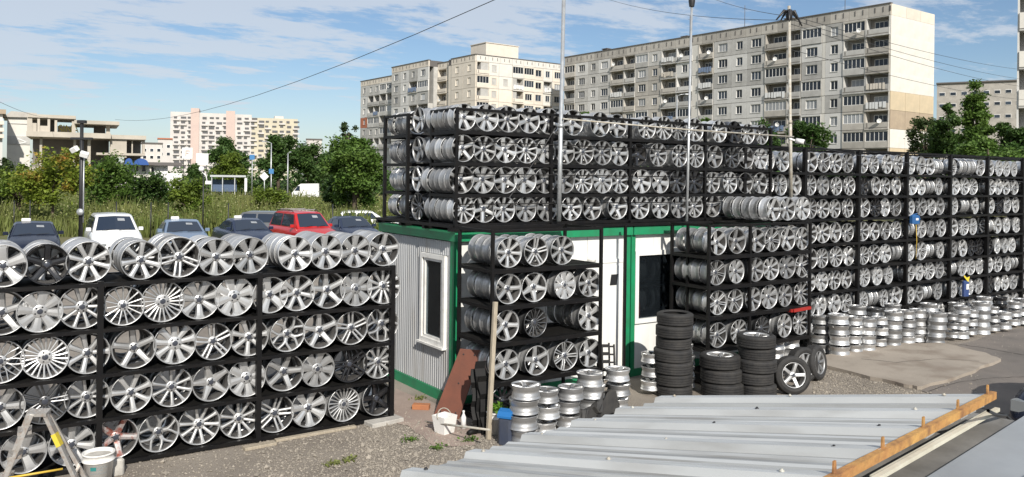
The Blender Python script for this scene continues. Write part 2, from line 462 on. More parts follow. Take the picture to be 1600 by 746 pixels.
M['panel_rust'] = mat('panel_rust', (0.42, 0.15, 0.08), 0.9, 0, col2=(0.35, 0.13, 0.075), scale=0.8)
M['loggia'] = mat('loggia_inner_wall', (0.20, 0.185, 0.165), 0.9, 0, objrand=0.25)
M['roofedge'] = mat('roof_flashing', (0.12, 0.11, 0.105), 0.8)
M['dish'] = mat('dish_white', (0.75, 0.75, 0.74), 0.5)
M['c_laundry'] = mat('laundry_blue', (0.18, 0.24, 0.36), 0.8)
_cells = {}
FH = 2.8
def cell_mesh(kind, w, pm):
    """wall cell w wide, FH high, local x along the facade, -y outwards, origin bottom left; returns wall mesh and window mesh, pane mesh"""
    w = round(w, 1); key = (kind, w, pm)
    if key in _cells: return _cells[key]
    b = MB(); g = 0.035
    x0, x1, z0, z1 = g, w - g, g, FH - g
    win = None
    if kind in ('W', 'w', 'B'):
        ww, wh, zb = {'W': (min(2.0, w * .66), 1.45, .85), 'w': (min(1.25, w * .5), 1.4, .85), 'B': (min(1.9, w * .62), 2.1, .3)}[kind]
        a, c = (w - ww) / 2, (w + ww) / 2
        b.box(x0, x1, -.09, .15, z0, zb); b.box(x0, x1, -.09, .15, zb + wh, z1)
        b.box(x0, a, -.09, .15, zb, zb + wh); b.box(c, x1, -.09, .15, zb, zb + wh)
        b.box(a - .06, c + .06, -.16, -.09, zb - .06, zb - .005)
        win = (a, c, zb, zb + wh, .05)
    elif kind == 'G':
        b.box(x0, x1, -.22, .15, z0, 1.0); b.box(x0, x1, -.22, .15, FH - .32, z1)
        b.box(x0, x0 + .1, -.22, .15, 1.0, FH - .32); b.box(x1 - .1, x1, -.22, .15, 1.0, FH - .32)
        win = (x0 + .1, x1 - .1, 1.0, FH - .32, -.12)
    elif kind == 'L':
        b.box(x0, x1, -.30, -.16, z0 + .02, 1.02)                    # parapet
        b.box(x0 - .03, x1 + .03, -.34, 1.2, -.08, .09)              # slab
        b.box(x0, x0 + .12, -.16, 1.2, .1, z1); b.box(x1 - .12, x1, -.16, 1.2, .1, z1)
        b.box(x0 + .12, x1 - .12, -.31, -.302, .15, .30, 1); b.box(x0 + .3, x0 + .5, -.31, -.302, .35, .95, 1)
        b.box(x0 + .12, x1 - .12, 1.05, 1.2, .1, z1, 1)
        b.box(x0 + .12, x1 - .12, -.1, 1.05, FH - .12, z1 + .02)
        win = (w * .22, w * .78, .35, 2.2, 1.0)
    else:
        b.box(x0, x1, -.09, .15, z0, z1)
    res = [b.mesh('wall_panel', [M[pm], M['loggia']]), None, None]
    if win:
        a, c, zb, zt, y = win
        f = MB(); t = .07
        n = max(2, int(round((c - a) / .75)))
        f.box(a, c, y, y + .08, zb, zb + t); f.box(a, c, y, y + .08, zt - t, zt)
        for i in range(n + 1):
            xx = a + (c - a - t) * i / n
            f.box(xx, xx + t, y - .01, y + .07, zb + t, zt - t)
        res[1] = f.mesh('window', M['winframe'])
        p = MB(); p.box(a + .02, c - .02, y + .03, y + .05, zb + .02, zt - .02)
        res[2] = p.mesh('pane', M['farglass'])
    _cells[key] = res
    return res
def wing(root, ox, oy, ang, cols, floors, z_top, depth, seed, base_mat, par_h=1.6, par_mat='panel_b', dishes=0, base_z=0.0):
    """one straight wing: cols = [(width, kinds string, panel mats tuple)], local origin (ox,oy) at facade left end, ang the facade direction"""
    r = random.Random(seed)
    total = sum(c[0] for c in cols)
    mw = Matrix.Translation((ox, oy, 0)) @ Matrix.Rotation(ang, 4, 'Z')
    def put(name, me, x, y, z, parent=root):
        o = obj(name, me, parent)
        if parent is root:
            o.location = mw @ Vector((x, y, z)); o.rotation_euler = (0, 0, ang)
        return o
    lowest = z_top - floors * FH
    core = MB(); core.box(0, total, 1.25, depth, base_z, z_top)
    core.box(.02, total - .02, .02, 1.24, base_z, lowest - .03)
    put('wall', core.mesh('wall', M[base_mat]), 0, 0, 0)
    for k in range(floors):
        z = z_top - (k + 1) * FH
        x = 0.0
        for ci, (w, kinds, pms) in enumerate(cols):
            kd = kinds[k % len(kinds)] if len(kinds) > 1 else kinds
            pm = pms[(k * 7 + ci * 3 + r.randrange(2)) % len(pms)] if len(pms) > 1 else pms[0]
            wm, fm, gm = cell_mesh(kd, w, pm)
            cell = put('wall_panel', wm, x, 0, z)
            if fm:
                fo = put('window', fm, 0, 0, 0, cell)
                pn = obj('pane', gm, fo); q_ = r.random()
                if q_ < .24: pn.material_slots[0].link = 'OBJECT'; pn.material_slots[0].material = M['curtain']
                if kd == 'L' and r.random() < .22:
                    lb = MB(); xx = .3
                    while xx < w - .7:
                        ww_ = r.uniform(.3, .6); lb.box(xx, xx + ww_, -.42, -.40, r.uniform(.2, .5), 1.25); xx += ww_ + r.uniform(.05, .2)
                    lb.build('laundry', M[r.choice(['dish', 'c_laundry', 'panel_cream'])], cell)
            if dishes and kd in 'LG' and r.random() < dishes:
                d = MB(); d.lathe([(0.0, -.02), (.24, -.05), (.34, -.13), (.35, -.12), (.24, -.02), (0, .02)], 14, axis='y', smooth=True)
                d.bar((0, 0, 0), (0, .35, -.2), .05, .05); d.bar((0, -.1, -.3), (0, -.45, -.05), .03, .03)
                o = put('satellite_dish', d.mesh('satellite_dish', M['dish']), x + w * r.uniform(.2, .8), -.6, z + r.uniform(1.0, 1.5))
                o.rotation_euler = (0.2, 0, ang + r.uniform(.2, .9))
            x += w
    p = MB()
    x = 0.0
    while x < total - .1:                                            # parapet in panels
        w = min(3.2, total - x)
        q = MB(); q.box(.03, w - .03, -.12, .2, .03, par_h)
        for s_ in range(2):
            sx = w * (.3 + .4 * s_); q.box(sx, sx + .12, -.18, -.12, par_h * .35, par_h * .8, 1)
        put('parapet_panel', q.mesh('parapet_panel', [M[par_mat], M['roofedge']]), x, 0, z_top)
        x += w
    cap = MB(); cap.box(-.1, total + .1, -.25, .4, par_h + .0, par_h + .14); cap.box(.0, total, .2, depth, 0, par_h)
    put('roof', cap.mesh('roof', [M['roofedge']]), 0, 0, z_top)
    return mw, total

# --- long panel block on the right; its facade runs from the bright end wall back to the left
def facade_t(px, C, d, row=60):
    dr = ray(px, row); # horizontal ray against the facade line
    # C + t*d = s*dr  (2d)
    det = d[0] * (-dr[1]) - d[1] * (-dr[0])
    return ((-C[0]) * (-dr[1]) - (-C[1]) * (-dr[0])) / det
C1 = (114.09, 69.84); D1 = Vector((-0.05, 1.0)).normalized()
edges = [(883, 900, 'GLLGGLGL', 'ab'), (900, 920, 'W', 'ac'), (920, 936, 'w', 'ac'), (936, 955, 'W', 'ac'), (955, 976, 'LLLGLL', 'ab'), (976, 994, 'LLLLWL', 'ab'),
         (994, 1014, 'GWWWGWW', 'ab'), (1014, 1034, 'w', 'ba'), (1034, 1058, 'LLLLLG', 'ab'), (1058, 1083, 'LwLLGL', 'ac'), (1083, 1092, 'P', 'w'),
         (1092, 1116, 'LLLLLG', 'ab'), (1116, 1144, 'W', 'ca'), (1144, 1168, 'w', 'ac'), (1168, 1196, 'W', 'ac'), (1196, 1231, 'LLGLGL', 'ab'),
         (1231, 1253, 'LLLLLL', 'ab'), (1253, 1285, 'GWWGWG', 'ac'), (1285, 1290, 'P', 'w'), (1290, 1318, 'w', 'ac'), (1318, 1353, 'GLGLGGG', 'ab'), (1353, 1391, 'LLLLLLG', 'ab')]
pmn = {'a': 'panel_a', 'b': 'panel_b', 'c': 'panel_c', 'w': 'panel_w'}
cols = []
for a, b_, kinds, pm in edges:
    w = facade_t(a, C1, D1) - facade_t(b_, C1, D1)
    cols.append((w, kinds, tuple(pmn[c] for c in pm)))
tot = facade_t(883, C1, D1) - facade_t(1391, C1, D1)
left_end = Vector(C1) + D1 * tot
root = thing('apartment_block', 'long grey eight-storey panel apartment block with bright blank end wall, at right', 'apartment block', (C1[0], C1[1], 0))
def local(p): return (p[0] - C1[0], p[1] - C1[1])
ang1 = math.atan2(-D1.y, -D1.x)
lx, ly = local(left_end)
mwA, totA = wing(root, lx, ly, ang1, cols, 8, 28.0, 12.9, 5, 'panel_a', 1.7, 'panel_b', dishes=0.11)
# end wall: three panel strips by eight floors, white insulation above, ochre and brown patches below
em = mwA @ Matrix.Translation((totA, 0, 0)) @ Matrix.Rotation(PI / 2, 4, 'Z')
e_ang = ang1 + PI / 2
for k in range(9):
    z = 28.0 - (k + 1) * FH
    for j in range(3):
        pm = 'panel_w' if k < 4 else 'panel_ochre' if k == 4 else 'panel_brown' if k == 5 else 'panel_w' if k == 6 else 'panel_ochre'
        b = MB(); b.box(.03 if k > 3 else 0, 4.27 if k > 3 else 4.3, -.10, -.002, .02 if k > 3 else 0, FH - (.02 if k > 3 else 0))
        o = b.build('end_panel', M[pm], root); o.location = em @ Vector((j * 4.3, 0, z)); o.rotation_euler = (0, 0, e_ang)
for j in range(3):
    b = MB(); b.box(.03, 4.27, -.12, -.002, .02, 1.66)
    o = b.build('end_panel', M['panel_cream'], root); o.location = em @ Vector((j * 4.3, 0, 28.0)); o.rotation_euler = (0, 0, e_ang)
for t_, h_ in ((.12, 1.2), (.3, .8), (.42, 1.0), (.55, .7), (.73, 1.1), (.9, .8)):
    b = MB(); b.box(-.7, .7, -.5, .5, 0, h_); b.box(-.85, .85, -.65, .65, h_, h_ + .12)
    o = b.build('roof_vent', M['roofedge'], root); o.location = mwA @ Vector((totA * t_, 4, 29.7)); o.rotation_euler = (0, 0, ang1)
for t_ in (.45, .62, .88):
    b = MB(); b.tube([(0, 0, 0), (0, 0, 4.5)], .05, 6); b.bar((-.6, 0, 3.8), (.6, 0, 3.8), .04, .04)
    o = b.build('antenna', M['roofedge'], root); o.location = mwA @ Vector((totA * t_, 2.5, 29.7))

# --- cream corner block in the middle distance
C2 = at(744, 85, 177); C2 = Vector((C2.x, C2.y))
root = thing('corner_apartment_block', 'cream stepped apartment block with a sharp corner and roof hut, behind the roof rack', 'apartment block', (C2.x, C2.y, 0))
D2 = Vector((-0.05, 1.0)).normalized()
angL = math.atan2(-D2.y, -D2.x)
def t2(px): return facade_t(px, C2, D2) - facade_t(744, C2, D2)
segs = [(706, 744, 28.2, [('w', .5, ('panel_cream',)), ('w', .5, ('panel_cream',))], 'panel_cream'),
        (680, 706, 28.0, [('LLLL', .55, ('panel_cream',)), ('W', .45, ('panel_cream',))], 'panel_cream'),
        (622, 680, 28.6, [('W', .26, ('panel_a', 'panel_c')), ('w', .22, ('panel_c',)), ('wLwL', .24, ('panel_a',)), ('WGWL', .28, ('panel_a', 'panel_c'))], 'panel_cream'),
        (560, 622, 27.2, [('w', .2, ('panel_rust', 'panel_a', 'panel_c')), ('wLLG', .3, ('panel_a',)), ('GLGL', .5, ('panel_c', 'panel_a'))], 'panel_cream')]
off = 0.0
for i, (pa, pb, zt, cc, pmat) in enumerate(segs):
    ta, tb = t2(pb), t2(pa)                     # tb is farther
    L_ = tb - ta
    shift = Vector((-D2.y, D2.x)) * (0.0 if i == 0 else (-1.6 if i == 2 else 0.9))
    start = D2 * tb - shift
    cols = []
    for kinds, fr, pms in cc:
        w = L_ * fr; n = max(1, round(w / 3.4))
        for _ in range(n): cols.append((w / n, kinds, pms))
    wing(root, start.x, start.y, angL, cols, 6, zt, 11.0, 20 + i, 'panel_a', 1.4, pmat, dishes=0.08)
# right face of the corner, towards the long block
angR = angL + PI / 2
dR = Vector((math.cos(angR), math.sin(angR)))
cols = [(3.4, 'LGLG', ('panel_cream',)), (2.6, 'w', ('panel_w', 'panel_cream')), (3.6, 'Pw', ('panel_w', 'panel_cream')), (3.2, 'GLLL', ('panel_w', 'panel_cream')),
        (3.0, 'GGWG', ('panel_cream',)), (2.6, 'W', ('panel_cream',)), (2.8, 'wL', ('panel_cream', 'panel_w')), (3.2, 'W', ('panel_cream', 'panel_c'))]
wing(root, 0.05, 0.0, angR, cols, 6, 28.2, 11.0, 33, 'panel_cream', 1.4, 'panel_w', dishes=0.1)
b = MB(); b.box(0, 9, 0, 6, 0, 3.6); b.box(-.15, 9.15, -.15, 6.15, 3.6, 3.75)
hut = b.build('roof_hut', M['panel_cream'], root); hp = dR * 5.0 + Vector((-dR.y, dR.x)) * 3.5
hut.location = (hp.x, hp.y, 29.5); hut.rotation_euler = (0, 0, angR)

# --- farther blocks: facade frame set square to the view
def far_frame(name, label, cat, px, Z):
    """frame square to the line of sight through column px; returns its angle off the axis"""
    p = at(px, 290, Z); al = math.atan((px - CX) / FPX)
    return thing(name, label, cat, (p.x, p.y, 0), (0, 0, -YAW - al)), Z, al
def hz(px): return CY + math.tan(ROLL) * (px - CX)
def lx(px, Z, al): return Z / math.cos(al) * math.tan(math.atan((px - CX) / FPX) - al)
def fz(py, px, Z): return EYE + (hz(px) - py) * Z / FPX
M['pinkwall'] = mat('pink_plaster', (0.56, 0.44, 0.39), 0.9, 0, col2=(0.52, 0.41, 0.37), scale=0.3)
M['whiteblock'] = mat('pale_block_wall', (0.60, 0.57, 0.54), 0.9, 0, col2=(0.52, 0.49, 0.47), scale=0.3)
M['yellowblock'] = mat('yellowish_block_wall', (0.55, 0.50, 0.38), 0.9, 0, col2=(0.5, 0.46, 0.37), scale=0.3)
root, Z, X0 = far_frame('far_apartment_block', 'distant pink and white apartment block with flat stepped roof above the trees', 'apartment block', 365, 390)
def pxbox(b, x0, x1, y0, y1, d0, d1, Z, X0, mi=0):
    """box whose front face covers picture columns x0..x1 and rows y0..y1 at distance Z"""
    xm = (x0 + x1) / 2
    b.box(lx(x0, Z, X0), lx(x1, Z, X0), d0, d1, max(0, fz(y1, xm, Z)), fz(y0, xm, Z), mi)
for (a, b_, top, m_) in ((265, 297, 177, 'whiteblock'), (297, 310, 171, 'pinkwall'), (310, 352, 178, 'whiteblock'), (352, 366, 174, 'pinkwall'), (366, 392, 179, 'whiteblock'), (392, 464, 184, 'yellowblock')):
    b = MB(); pxbox(b, a, b_, top, 300, 0 if m_ != 'pinkwall' else -1.2, 14, Z, X0)
    b.build('wall', M[m_], root)
r = random.Random(4)
M['fardark'] = mat('far_opening', (0.09, 0.09, 0.095), 0.4)
for x in range(270, 462, 11):
    if 294 < x < 312 or 350 < x < 364: continue
    b = MB()
    for row in range(11):
        y = 184 + row * 7.6 + (4 if x > 392 else 0)
        w = r.choice((5.0, 6.5, 8.5)); dx = r.uniform(0, 1.5)
        pxbox(b, x + dx, x + dx + w, y, y + r.choice((2.6, 3.4)), -.25, -.02, Z, X0, 0)
        if r.random() < .6: pxbox(b, x - .5, x + 9.5, y + 3.6, y + 6.0, -.9, -.02, Z, X0, 1)
    b.build('window_column', [M['fardark'], M['whiteblock']], root, kind='stuff')
b = MB(); pxbox(b, 428, 442, 180, 186, 1, 9, Z, X0); b.build('roof_hut', M['whiteblock'], root)

# small far houses
def small_house(name, label, px0, px1, top, Z, wallm, rows, cw, roof=None):
    root, Z, X0 = far_frame(name, label, 'building', (px0 + px1) / 2, Z)
    b = MB(); pxbox(b, px0, px1, top, 330, 0, 12, Z, X0); b.build('wall', M[wallm], root)
    b = MB(); pxbox(b, px0 - 1, px1 + 1, top - 2, top, -.4, 12.4, Z, X0); b.build('roof', M[roof or 'roofedge'], root)
    n = max(1, int((px1 - px0) / cw))
    for ry in rows:
        for i in range(n):
            x = px0 + (px1 - px0) * (i + .22) / n
            w = (px1 - px0) / n * .55
            b = MB(); pxbox(b, x, x + w, ry, ry + 6, -.08, -.01, Z, X0); o = b.build('window', M['winframe'], root)
            b = MB(); pxbox(b, x + .6, x + w - .6, ry + .7, ry + 5.3, -.12, -.085, Z, X0); b.build('pane', M['farglass'], o)
    return root
small_house('low_apartment_building', 'low grey apartment building left of the pink block, far away', 220, 253, 225, 300, 'whiteblock', (232, 243), 11)
small_house('low_house', 'small far house with brown roof touching the pink block', 246, 268, 218, 330, 'whiteblock', (226, 238), 10, 'panel_rust')
small_house('far_white_building', 'tiny white building between the far tree crowns', 478, 502, 219, 420, 'whiteblock', (), 12)
small_house('grey_apartment_building', 'grey balcony building behind the poplar, right of the long block', 1462, 1600, 129, 190, 'panel_b', (142, 160, 180, 200), 17)
# balcony sliver at the right picture edge
p = at(1587, 290, 60)
root = thing('balcony_tower', 'apartment tower cut off by the right edge, white balconies', 'apartment block', (p.x, p.y, 0), (0, 0, -YAW - math.atan((1587 - CX) / FPX) - .03))
b = MB(); b.box(.12, 9, 1.2, 10, 0, 24); b.build('wall', M['panel_a'], root)
b = MB(); b.box(0, .118, -.1, 10, 0, 24); b.build('side_wall', M['panel_c'], root)
for k in range(8):
    z = .6 + k * 2.8
    b = MB(); b.box(.13, 5, -.25, -.1, z, z + 1.15); b.build('balcony_parapet', M['panel_w'], root)
    b = MB(); b.box(.125, 5, -.2, 1.19, z - .16, z - .01); b.build('balcony_slab', M['panel_a'], root)
    b = MB(); b.box(.6, 2.2, 1.10, 1.19, z + .3, z + 2.1); b.build('window', M['farglass'], root)

# unfinished concrete frame building at far left
M['rawconc'] = mat('raw_concrete', (0.50, 0.455, 0.385), 0.9, 0, col2=(0.40, 0.365, 0.31), scale=0.6, detail=6)
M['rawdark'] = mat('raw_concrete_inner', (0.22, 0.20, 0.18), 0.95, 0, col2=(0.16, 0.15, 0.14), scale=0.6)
root, Z, X0 = far_frame('unfinished_building', 'unfinished concrete frame building with open floors behind the orange tree', 'building', 125, 100)
def part(name, m, *boxes):
    b = MB()
    for bx in boxes: pxbox(b, *bx[:4], bx[4] if len(bx) > 4 else 0, bx[5] if len(bx) > 5 else 6, Z, X0)
    return b.build(name, M[m], root)
part('roof_slab', 'rawconc', (115, 185, 189, 194.5, -1, 9)); part('roof_slab', 'rawconc', (42, 117, 181, 186, 0, 9))
part('floor_slab', 'rawconc', (41, 172, 208, 216, -1.2, 10)); part('floor_slab', 'rawconc', (172, 227, 210.5, 217, -.6, 10)); part('floor_slab', 'rawconc', (150, 226, 239, 242.5, -.4, 10))
part('floor_slab', 'rawconc', (41, 226, 262, 268, -.4, 10))
for x0, x1, y0, y1 in ((41, 49, 186, 208), (57, 61, 186, 208), (73, 77, 186, 208), (84, 88, 189, 208), (165, 171, 194.5, 208), (111, 117, 190, 208),
                       (61, 65, 216, 262), (114, 118, 216, 262), (136, 141, 216, 262), (222, 226, 217, 239), (205, 207, 217, 239), (171, 175, 217, 240)):
    part('column', 'rawconc', (x0, x1, y0, y1, .2, 1.0))
part('wall', 'rawconc', (172, 197, 217, 246, -.2, .3)); part('wall', 'rawconc', (88, 112, 196, 208, 3, 3.3)); part('wall', 'rawdark', (146, 165, 194.5, 208, 4, 4.3))
part('wall', 'rawconc', (41, 56, 194, 208, .25, .5)); part('wall', 'rawconc', (61, 73, 198, 208, .3, .5))
part('back_wall', 'rawdark', (42, 84, 186, 208, 6, 6.3), (46, 172, 216, 262, 6.5, 6.8), (197, 224, 217, 262, 6, 6.3))
# yellow painted lettering on the inner wall
M['yellowpaint'] = mat('yellow_wall_paint', (0.62, 0.56, 0.14), 0.8)
def text_mesh(name, body, size):
    tc = bpy.data.curves.new(name, 'FONT'); tc.body = body; tc.size = size; tc.extrude = 0.01
    tmp = bpy.data.objects.new(name, tc); COL.objects.link(tmp)
    me = bpy.data.meshes.new_from_object(tmp.evaluated_get(bpy.context.evaluated_depsgraph_get()))
    bpy.data.objects.remove(tmp); bpy.data.curves.remove(tc)
    return me
tm = text_mesh('painted_lettering', 'SINA', 1.45); tm.materials.clear(); tm.materials.append(M['yellowpaint'])
t = obj('painted_lettering', tm, root, (lx(89, Z, X0), 2.93, fz(207, 100, Z)), (PI / 2, 0, 0), (.72, 1, 1))
# pale gabled house to its left
root, Z, X0 = far_frame('gabled_house', 'pale blank-walled house at the far left, behind the concrete frame', 'house', 25, 118)
b = MB(); pxbox(b, 10, 46, 182, 330, 0, 10, Z, X0); b.build('wall', M['panel_w'], root)
b = MB(); pxbox(b, 10, 46, 213, 226, -.12, -.01, Z, X0); b.build('grey_band', M['panel_a'], root)
b = MB(); pxbox(b, 12, 44, 193, 194, -.1, -.01, Z, X0); b.build('seam', M['panel_a'], root)
b = MB(); b.add([(lx(4, Z, X0), -.5, fz(184, 20, Z)), (lx(16, Z, X0), -.5, fz(174.5, 20, Z)), (lx(56, Z, X0), -.5, fz(176, 20, Z)), (lx(56, Z, X0), -.5, fz(183, 20, Z)),
                 (lx(4, Z, X0), 10, fz(184, 20, Z)), (lx(16, Z, X0), 10, fz(174.5, 20, Z)), (lx(56, Z, X0), 10, fz(176, 20, Z)), (lx(56, Z, X0), 10, fz(183, 20, Z))],
                [(0, 3, 2, 1), (4, 5, 6, 7), (0, 1, 5, 4), (1, 2, 6, 5), (2, 3, 7, 6), (3, 0, 4, 7)]); b.build('roof', M['panel_b'], root)
b = MB()
pts = [(27, 217), (41, 222), (27, 225)]
for (x0, y0), (x1, y1) in zip(pts, pts[1:] + pts[:1]):
    b.bar((lx(x0, Z, X0), -.16, fz(y0, 30, Z)), (lx(x1, Z, X0), -.16, fz(y1, 30, Z)), .06, .12)
b.build('wall_mark', M['dish'], root)
root, Z, X0 = far_frame('balcony_house', 'pale balcony house cut by the left picture edge', 'house', -8, 110)
b = MB(); pxbox(b, -40, 3, 178, 330, 0, 10, Z, X0); b.build('wall', M['panel_c'], root)
for y in (189, 200, 210):
    b = MB(); pxbox(b, -20, 5, y, y + 6, -.8, -.02, Z, X0); b.build('balcony', M['panel_cream'], root)
b = MB(); pxbox(b, -40, 8, 171, 178, -.6, 10.5, Z, X0); b.build('roof', M['panel_brown'], root)
# low shop with blue barrel canopy, white kiosks
M['bluecanopy'] = mat('blue_canopy', (0.03, 0.09, 0.30), 0.35)
root, Z, X0 = far_frame('low_shop', 'low shop with blue barrel-vault canopies beyond the field', 'building', 205, 92)
b = MB(); pxbox(b, 168, 236, 258, 330, 0, 5, Z, X0); b.build('wall', M['panel_w'], root)
b = MB(); pxbox(b, 160, 240, 255, 258, -.6, 5.2, Z, X0); b.build('roof', M['roofedge'], root)
for xa, xb in ((194, 208), (208, 232)):
    b = MB(); x0, x1 = lx(xa, Z, X0), lx(xb, Z, X0); za, zt = fz(258, 205, Z), fz(248, 205, Z)
    pr = [(x0 + (x1 - x0) * k / 10, za + (zt - za) * math.sqrt(max(0, 1 - (k / 5 - 1) ** 2))) for k in range(11)]
    v = [(x, -1.6, z) for x, z in pr] + [(x, .2, z) for x, z in pr]
    b.add(v, [(k, k + 1, 12 + k, 11 + k) for k in range(10)] + [tuple(range(11))]); b.build('canopy', M['bluecanopy'], root)
for a in (200, 210, 222):
    b = MB(); pxbox(b, a, a + 5, 260, 268, -.06, -.01, Z, X0); b.build('window', M['farglass'], root)
root, Z, X0 = far_frame('white_kiosk', 'white flat-roofed kiosk with a low white wall beyond the field', 'building', 258, 98)
b = MB(); pxbox(b, 226, 262, 258, 330, 1, 5, Z, X0); b.build('wall', M['dish'], root)
b = MB(); pxbox(b, 222, 285, 254, 259, 0, 5.4, Z, X0); b.build('roof', M['roofedge'], root)
b = MB(); pxbox(b, 243, 284, 271, 300, -1, -.7, Z, X0); b.build('low_wall', M['dish'], root)
b = MB(); pxbox(b, 228, 240, 262, 269, .9, .98, Z, X0); b.build('window', M['farglass'], root)
# billboards
def billboard(label, px0, px1, py0, py1, Z, mark=False):
    root, Z, X0 = far_frame('billboard', label, 'billboard', (px0 + px1) / 2, Z)
    b = MB(); pxbox(b, px0, px1, py0, py1, 0, .3, Z, X0); bd = b.build('board', M['dish'], root)
    for x in (px0 + 2, px1 - 3):
        b = MB(); pxbox(b, x, x + 1, py1, 330, .05, .25, Z, X0); b.build('post', M['blackmetal'], root)
    if mark:
        b = MB(); xm = (px0 + px1) / 2
        pxbox(b, xm - 3, xm - 1.5, py0 + 4, py1 - 4, -.06, -.01, Z, X0); pxbox(b, xm - 1.5, xm + 4, py0 + 4, py0 + 5.6, -.06, -.01, Z, X0); pxbox(b, xm - 1.5, xm + 2, py0 + 8, py0 + 9.4, -.06, -.01, Z, X0)
        b.build('printed_mark', M['pinkwall'], root)
billboard('white billboard with a small red mark below the pink block', 284, 300, 231, 248, 105, True)
billboard('plain white billboard right of the red-marked one', 306, 325, 240, 258, 112)

# ================================================================== alloy wheels
WR = 0.225          # radius the wheel meshes are drawn at
def spoke(b, st):
    """st: stations (radius, angle, half width, front y, thickness) in units of the rim radius"""
    v = []; f = []
    for r, a, hw, y, th in st:
        ca, sa = math.cos(a), math.sin(a)
        for tw, yy in ((-1.12 * hw, y + th), (-.78 * hw, y + .012), (0, y), (.78 * hw, y + .012), (1.12 * hw, y + th)):
            v.append((r * ca - tw * sa, yy, r * sa + tw * ca))
    for i in range(len(st) - 1):
        for k in range(4):
            f.append((i * 5 + k, i * 5 + k + 1, i * 5 + 6 + k, i * 5 + 5 + k))
    b.add(v, f, 0, False)
def yf(r, dish): return dish * (1 - min(1, max(0, (r - .2) / .7))) ** 1.3 + .035
STY = {  # n, hub half width, rim half width, form
    'five': (5, .15, .13, 'straight'), 'five_star': (5, .22, .10, 'straight'), 'five_wide': (5, .17, .25, 'straight'), 'six': (6, .14, .185, 'straight'),
    'seven': (7, .10, .135, 'straight'), 'seven_wide': (7, .115, .22, 'straight'), 'eight': (8, .09, .12, 'straight'), 'eight_window': (8, .14, .24, 'straight'),
    'ten': (10, .065, .085, 'straight'), 'eleven': (11, .06, .105, 'straight'), 'fifteen': (15, .036, .038, 'straight'), 'turbine': (22, .034, .046, 'straight'),
    'twin_five': (5, .06, .058, 'twin'), 'twin_seven': (7, .04, .042, 'twin'), 'y_five': (5, .11, .07, 'y'), 'y_ten': (10, .04, .03, 'y'), 'slots': (9, .10, .17, 'straight')}
WORD = {'five': 'five-spoke', 'five_star': 'five-pointed star', 'five_wide': 'wide five-spoke', 'six': 'six-spoke', 'seven': 'seven-spoke', 'seven_wide': 'wide seven-spoke',
        'eight': 'eight-spoke', 'eight_window': 'eight-window', 'ten': 'ten-spoke', 'eleven': 'eleven-spoke', 'fifteen': 'thin fifteen-spoke', 'turbine': 'many-spoke turbine',
        'twin_five': 'twin five-spoke', 'twin_seven': 'twin seven-spoke', 'y_five': 'Y-spoke', 'y_ten': 'mesh-spoke', 'slots': 'slotted'}
def barrel_mb(n=40, low=False):
    b = MB()
    out = [(.965, .05), (1.0, .035), (1.0, .0), (.985, -.012), (.965, .0), (.94, .035), (.925, .10), (.90, .22), (.83, .34), (.82, .62), (.90, .84), (.955, .86), (1.0, .86), (1.0, .83),
           (.955, .81), (.95, .66), (.925, .56), (.885, .47), (.88, .36), (.91, .29), (.948, .24), (.955, .07)]
    if low: out = [(.965, .05), (1.0, .0), (.95, .03), (.90, .22), (.82, .4), (.82, .7), (1.0, .86), (.955, .80), (.93, .56), (.88, .42), (.955, .22)]
    b.lathe([(r * WR, y * WR) for r, y in out], n, 0, closed=True)
    m_ = len(out); a_, z_ = (6, 10) if not low else (3, 5)
    b.m = [1 if a_ <= i // n < z_ else 0 for i in range(m_ * n)]       # darkened barrel inside, painted shade together with brake grime
    return b
def spokes_mb(sty, seg=28):
    n, w0, w1, form = STY[sty]
    b = MB(); dish = {'five': .14, 'y_ten': .10, 'turbine': .06, 'slots': .04, 'eight_window': .05}.get(sty, .10)
    hub = .27 if n <= 8 else .30
    if sty in ('slots', 'eight_window', 'turbine'): hub = .36
    rs = [hub * .8, .38, .52, .66, .80, .93]
    for i in range(n):
        a = 2 * PI * i / n
        wid = lambda r: (w0 + (w1 - w0) * (r - .2) / .73) * (1 + .35 * max(0, (r - .78) / .15) ** 2)
        if form == 'straight':
            tw = .10 if sty == 'turbine' else 0
            spoke(b, [(r, a + tw * (r - .3), wid(r), yf(r, dish), .13) for r in rs])
        elif form == 'twin':
            for s in (-1, 1):
                spoke(b, [(r, a + s * (w0 * 1.5 + .04 * r) / max(r, .25), wid(r), yf(r, dish), .12) for r in rs])
        else:
            spoke(b, [(r, a, w0, yf(r, dish), .13) for r in (hub * .8, .36, .5)])
            for s in (-1, 1):
                spoke(b, [(.44, a + s * .03, w0 * .75, yf(.44, dish), .12), (.62, a + s * PI / n * .30, w1, yf(.62, dish), .12), (.80, a + s * PI / n * .52, w1, yf(.8, dish), .12), (.93, a + s * PI / n * .62, w1 * 1.25, yf(.93, dish), .12)])
    y0 = dish + .02
    b.lathe([(0.10, y0 - .012), (hub * .75, y0 - .008), (hub, y0 + .025), (hub * 1.03, y0 + .14)], seg, 0)
    for k in range(5):                                               # bolt seats
        t = 2 * PI * (k + .5) / 5
        b.lathe([(0.001, y0 - .02), (.042, y0 - .02), (.042, y0 + .02)], 8, 1, center=(math.cos(t) * hub * .62, 0, math.sin(t) * hub * .62))
    b.v = [(x * WR, y * WR, z * WR) for x, y, z in b.v]
    return b, y0
def cap_mb(y0):
    b = MB()
    b.lathe([(.001, y0 - .026), (.128, y0 - .022), (.132, y0 - .019)], 16, 1)
    b.lathe([(.132, y0 - .019), (.148, y0 - .018), (.152, y0 - .01), (.152, y0 + .04)], 16, 0)
    b.v = [(x * WR, y * WR, z * WR) for x, y, z in b.v]
    return b
BARREL = barrel_mb(); BARREL_LOW = barrel_mb(24, True)
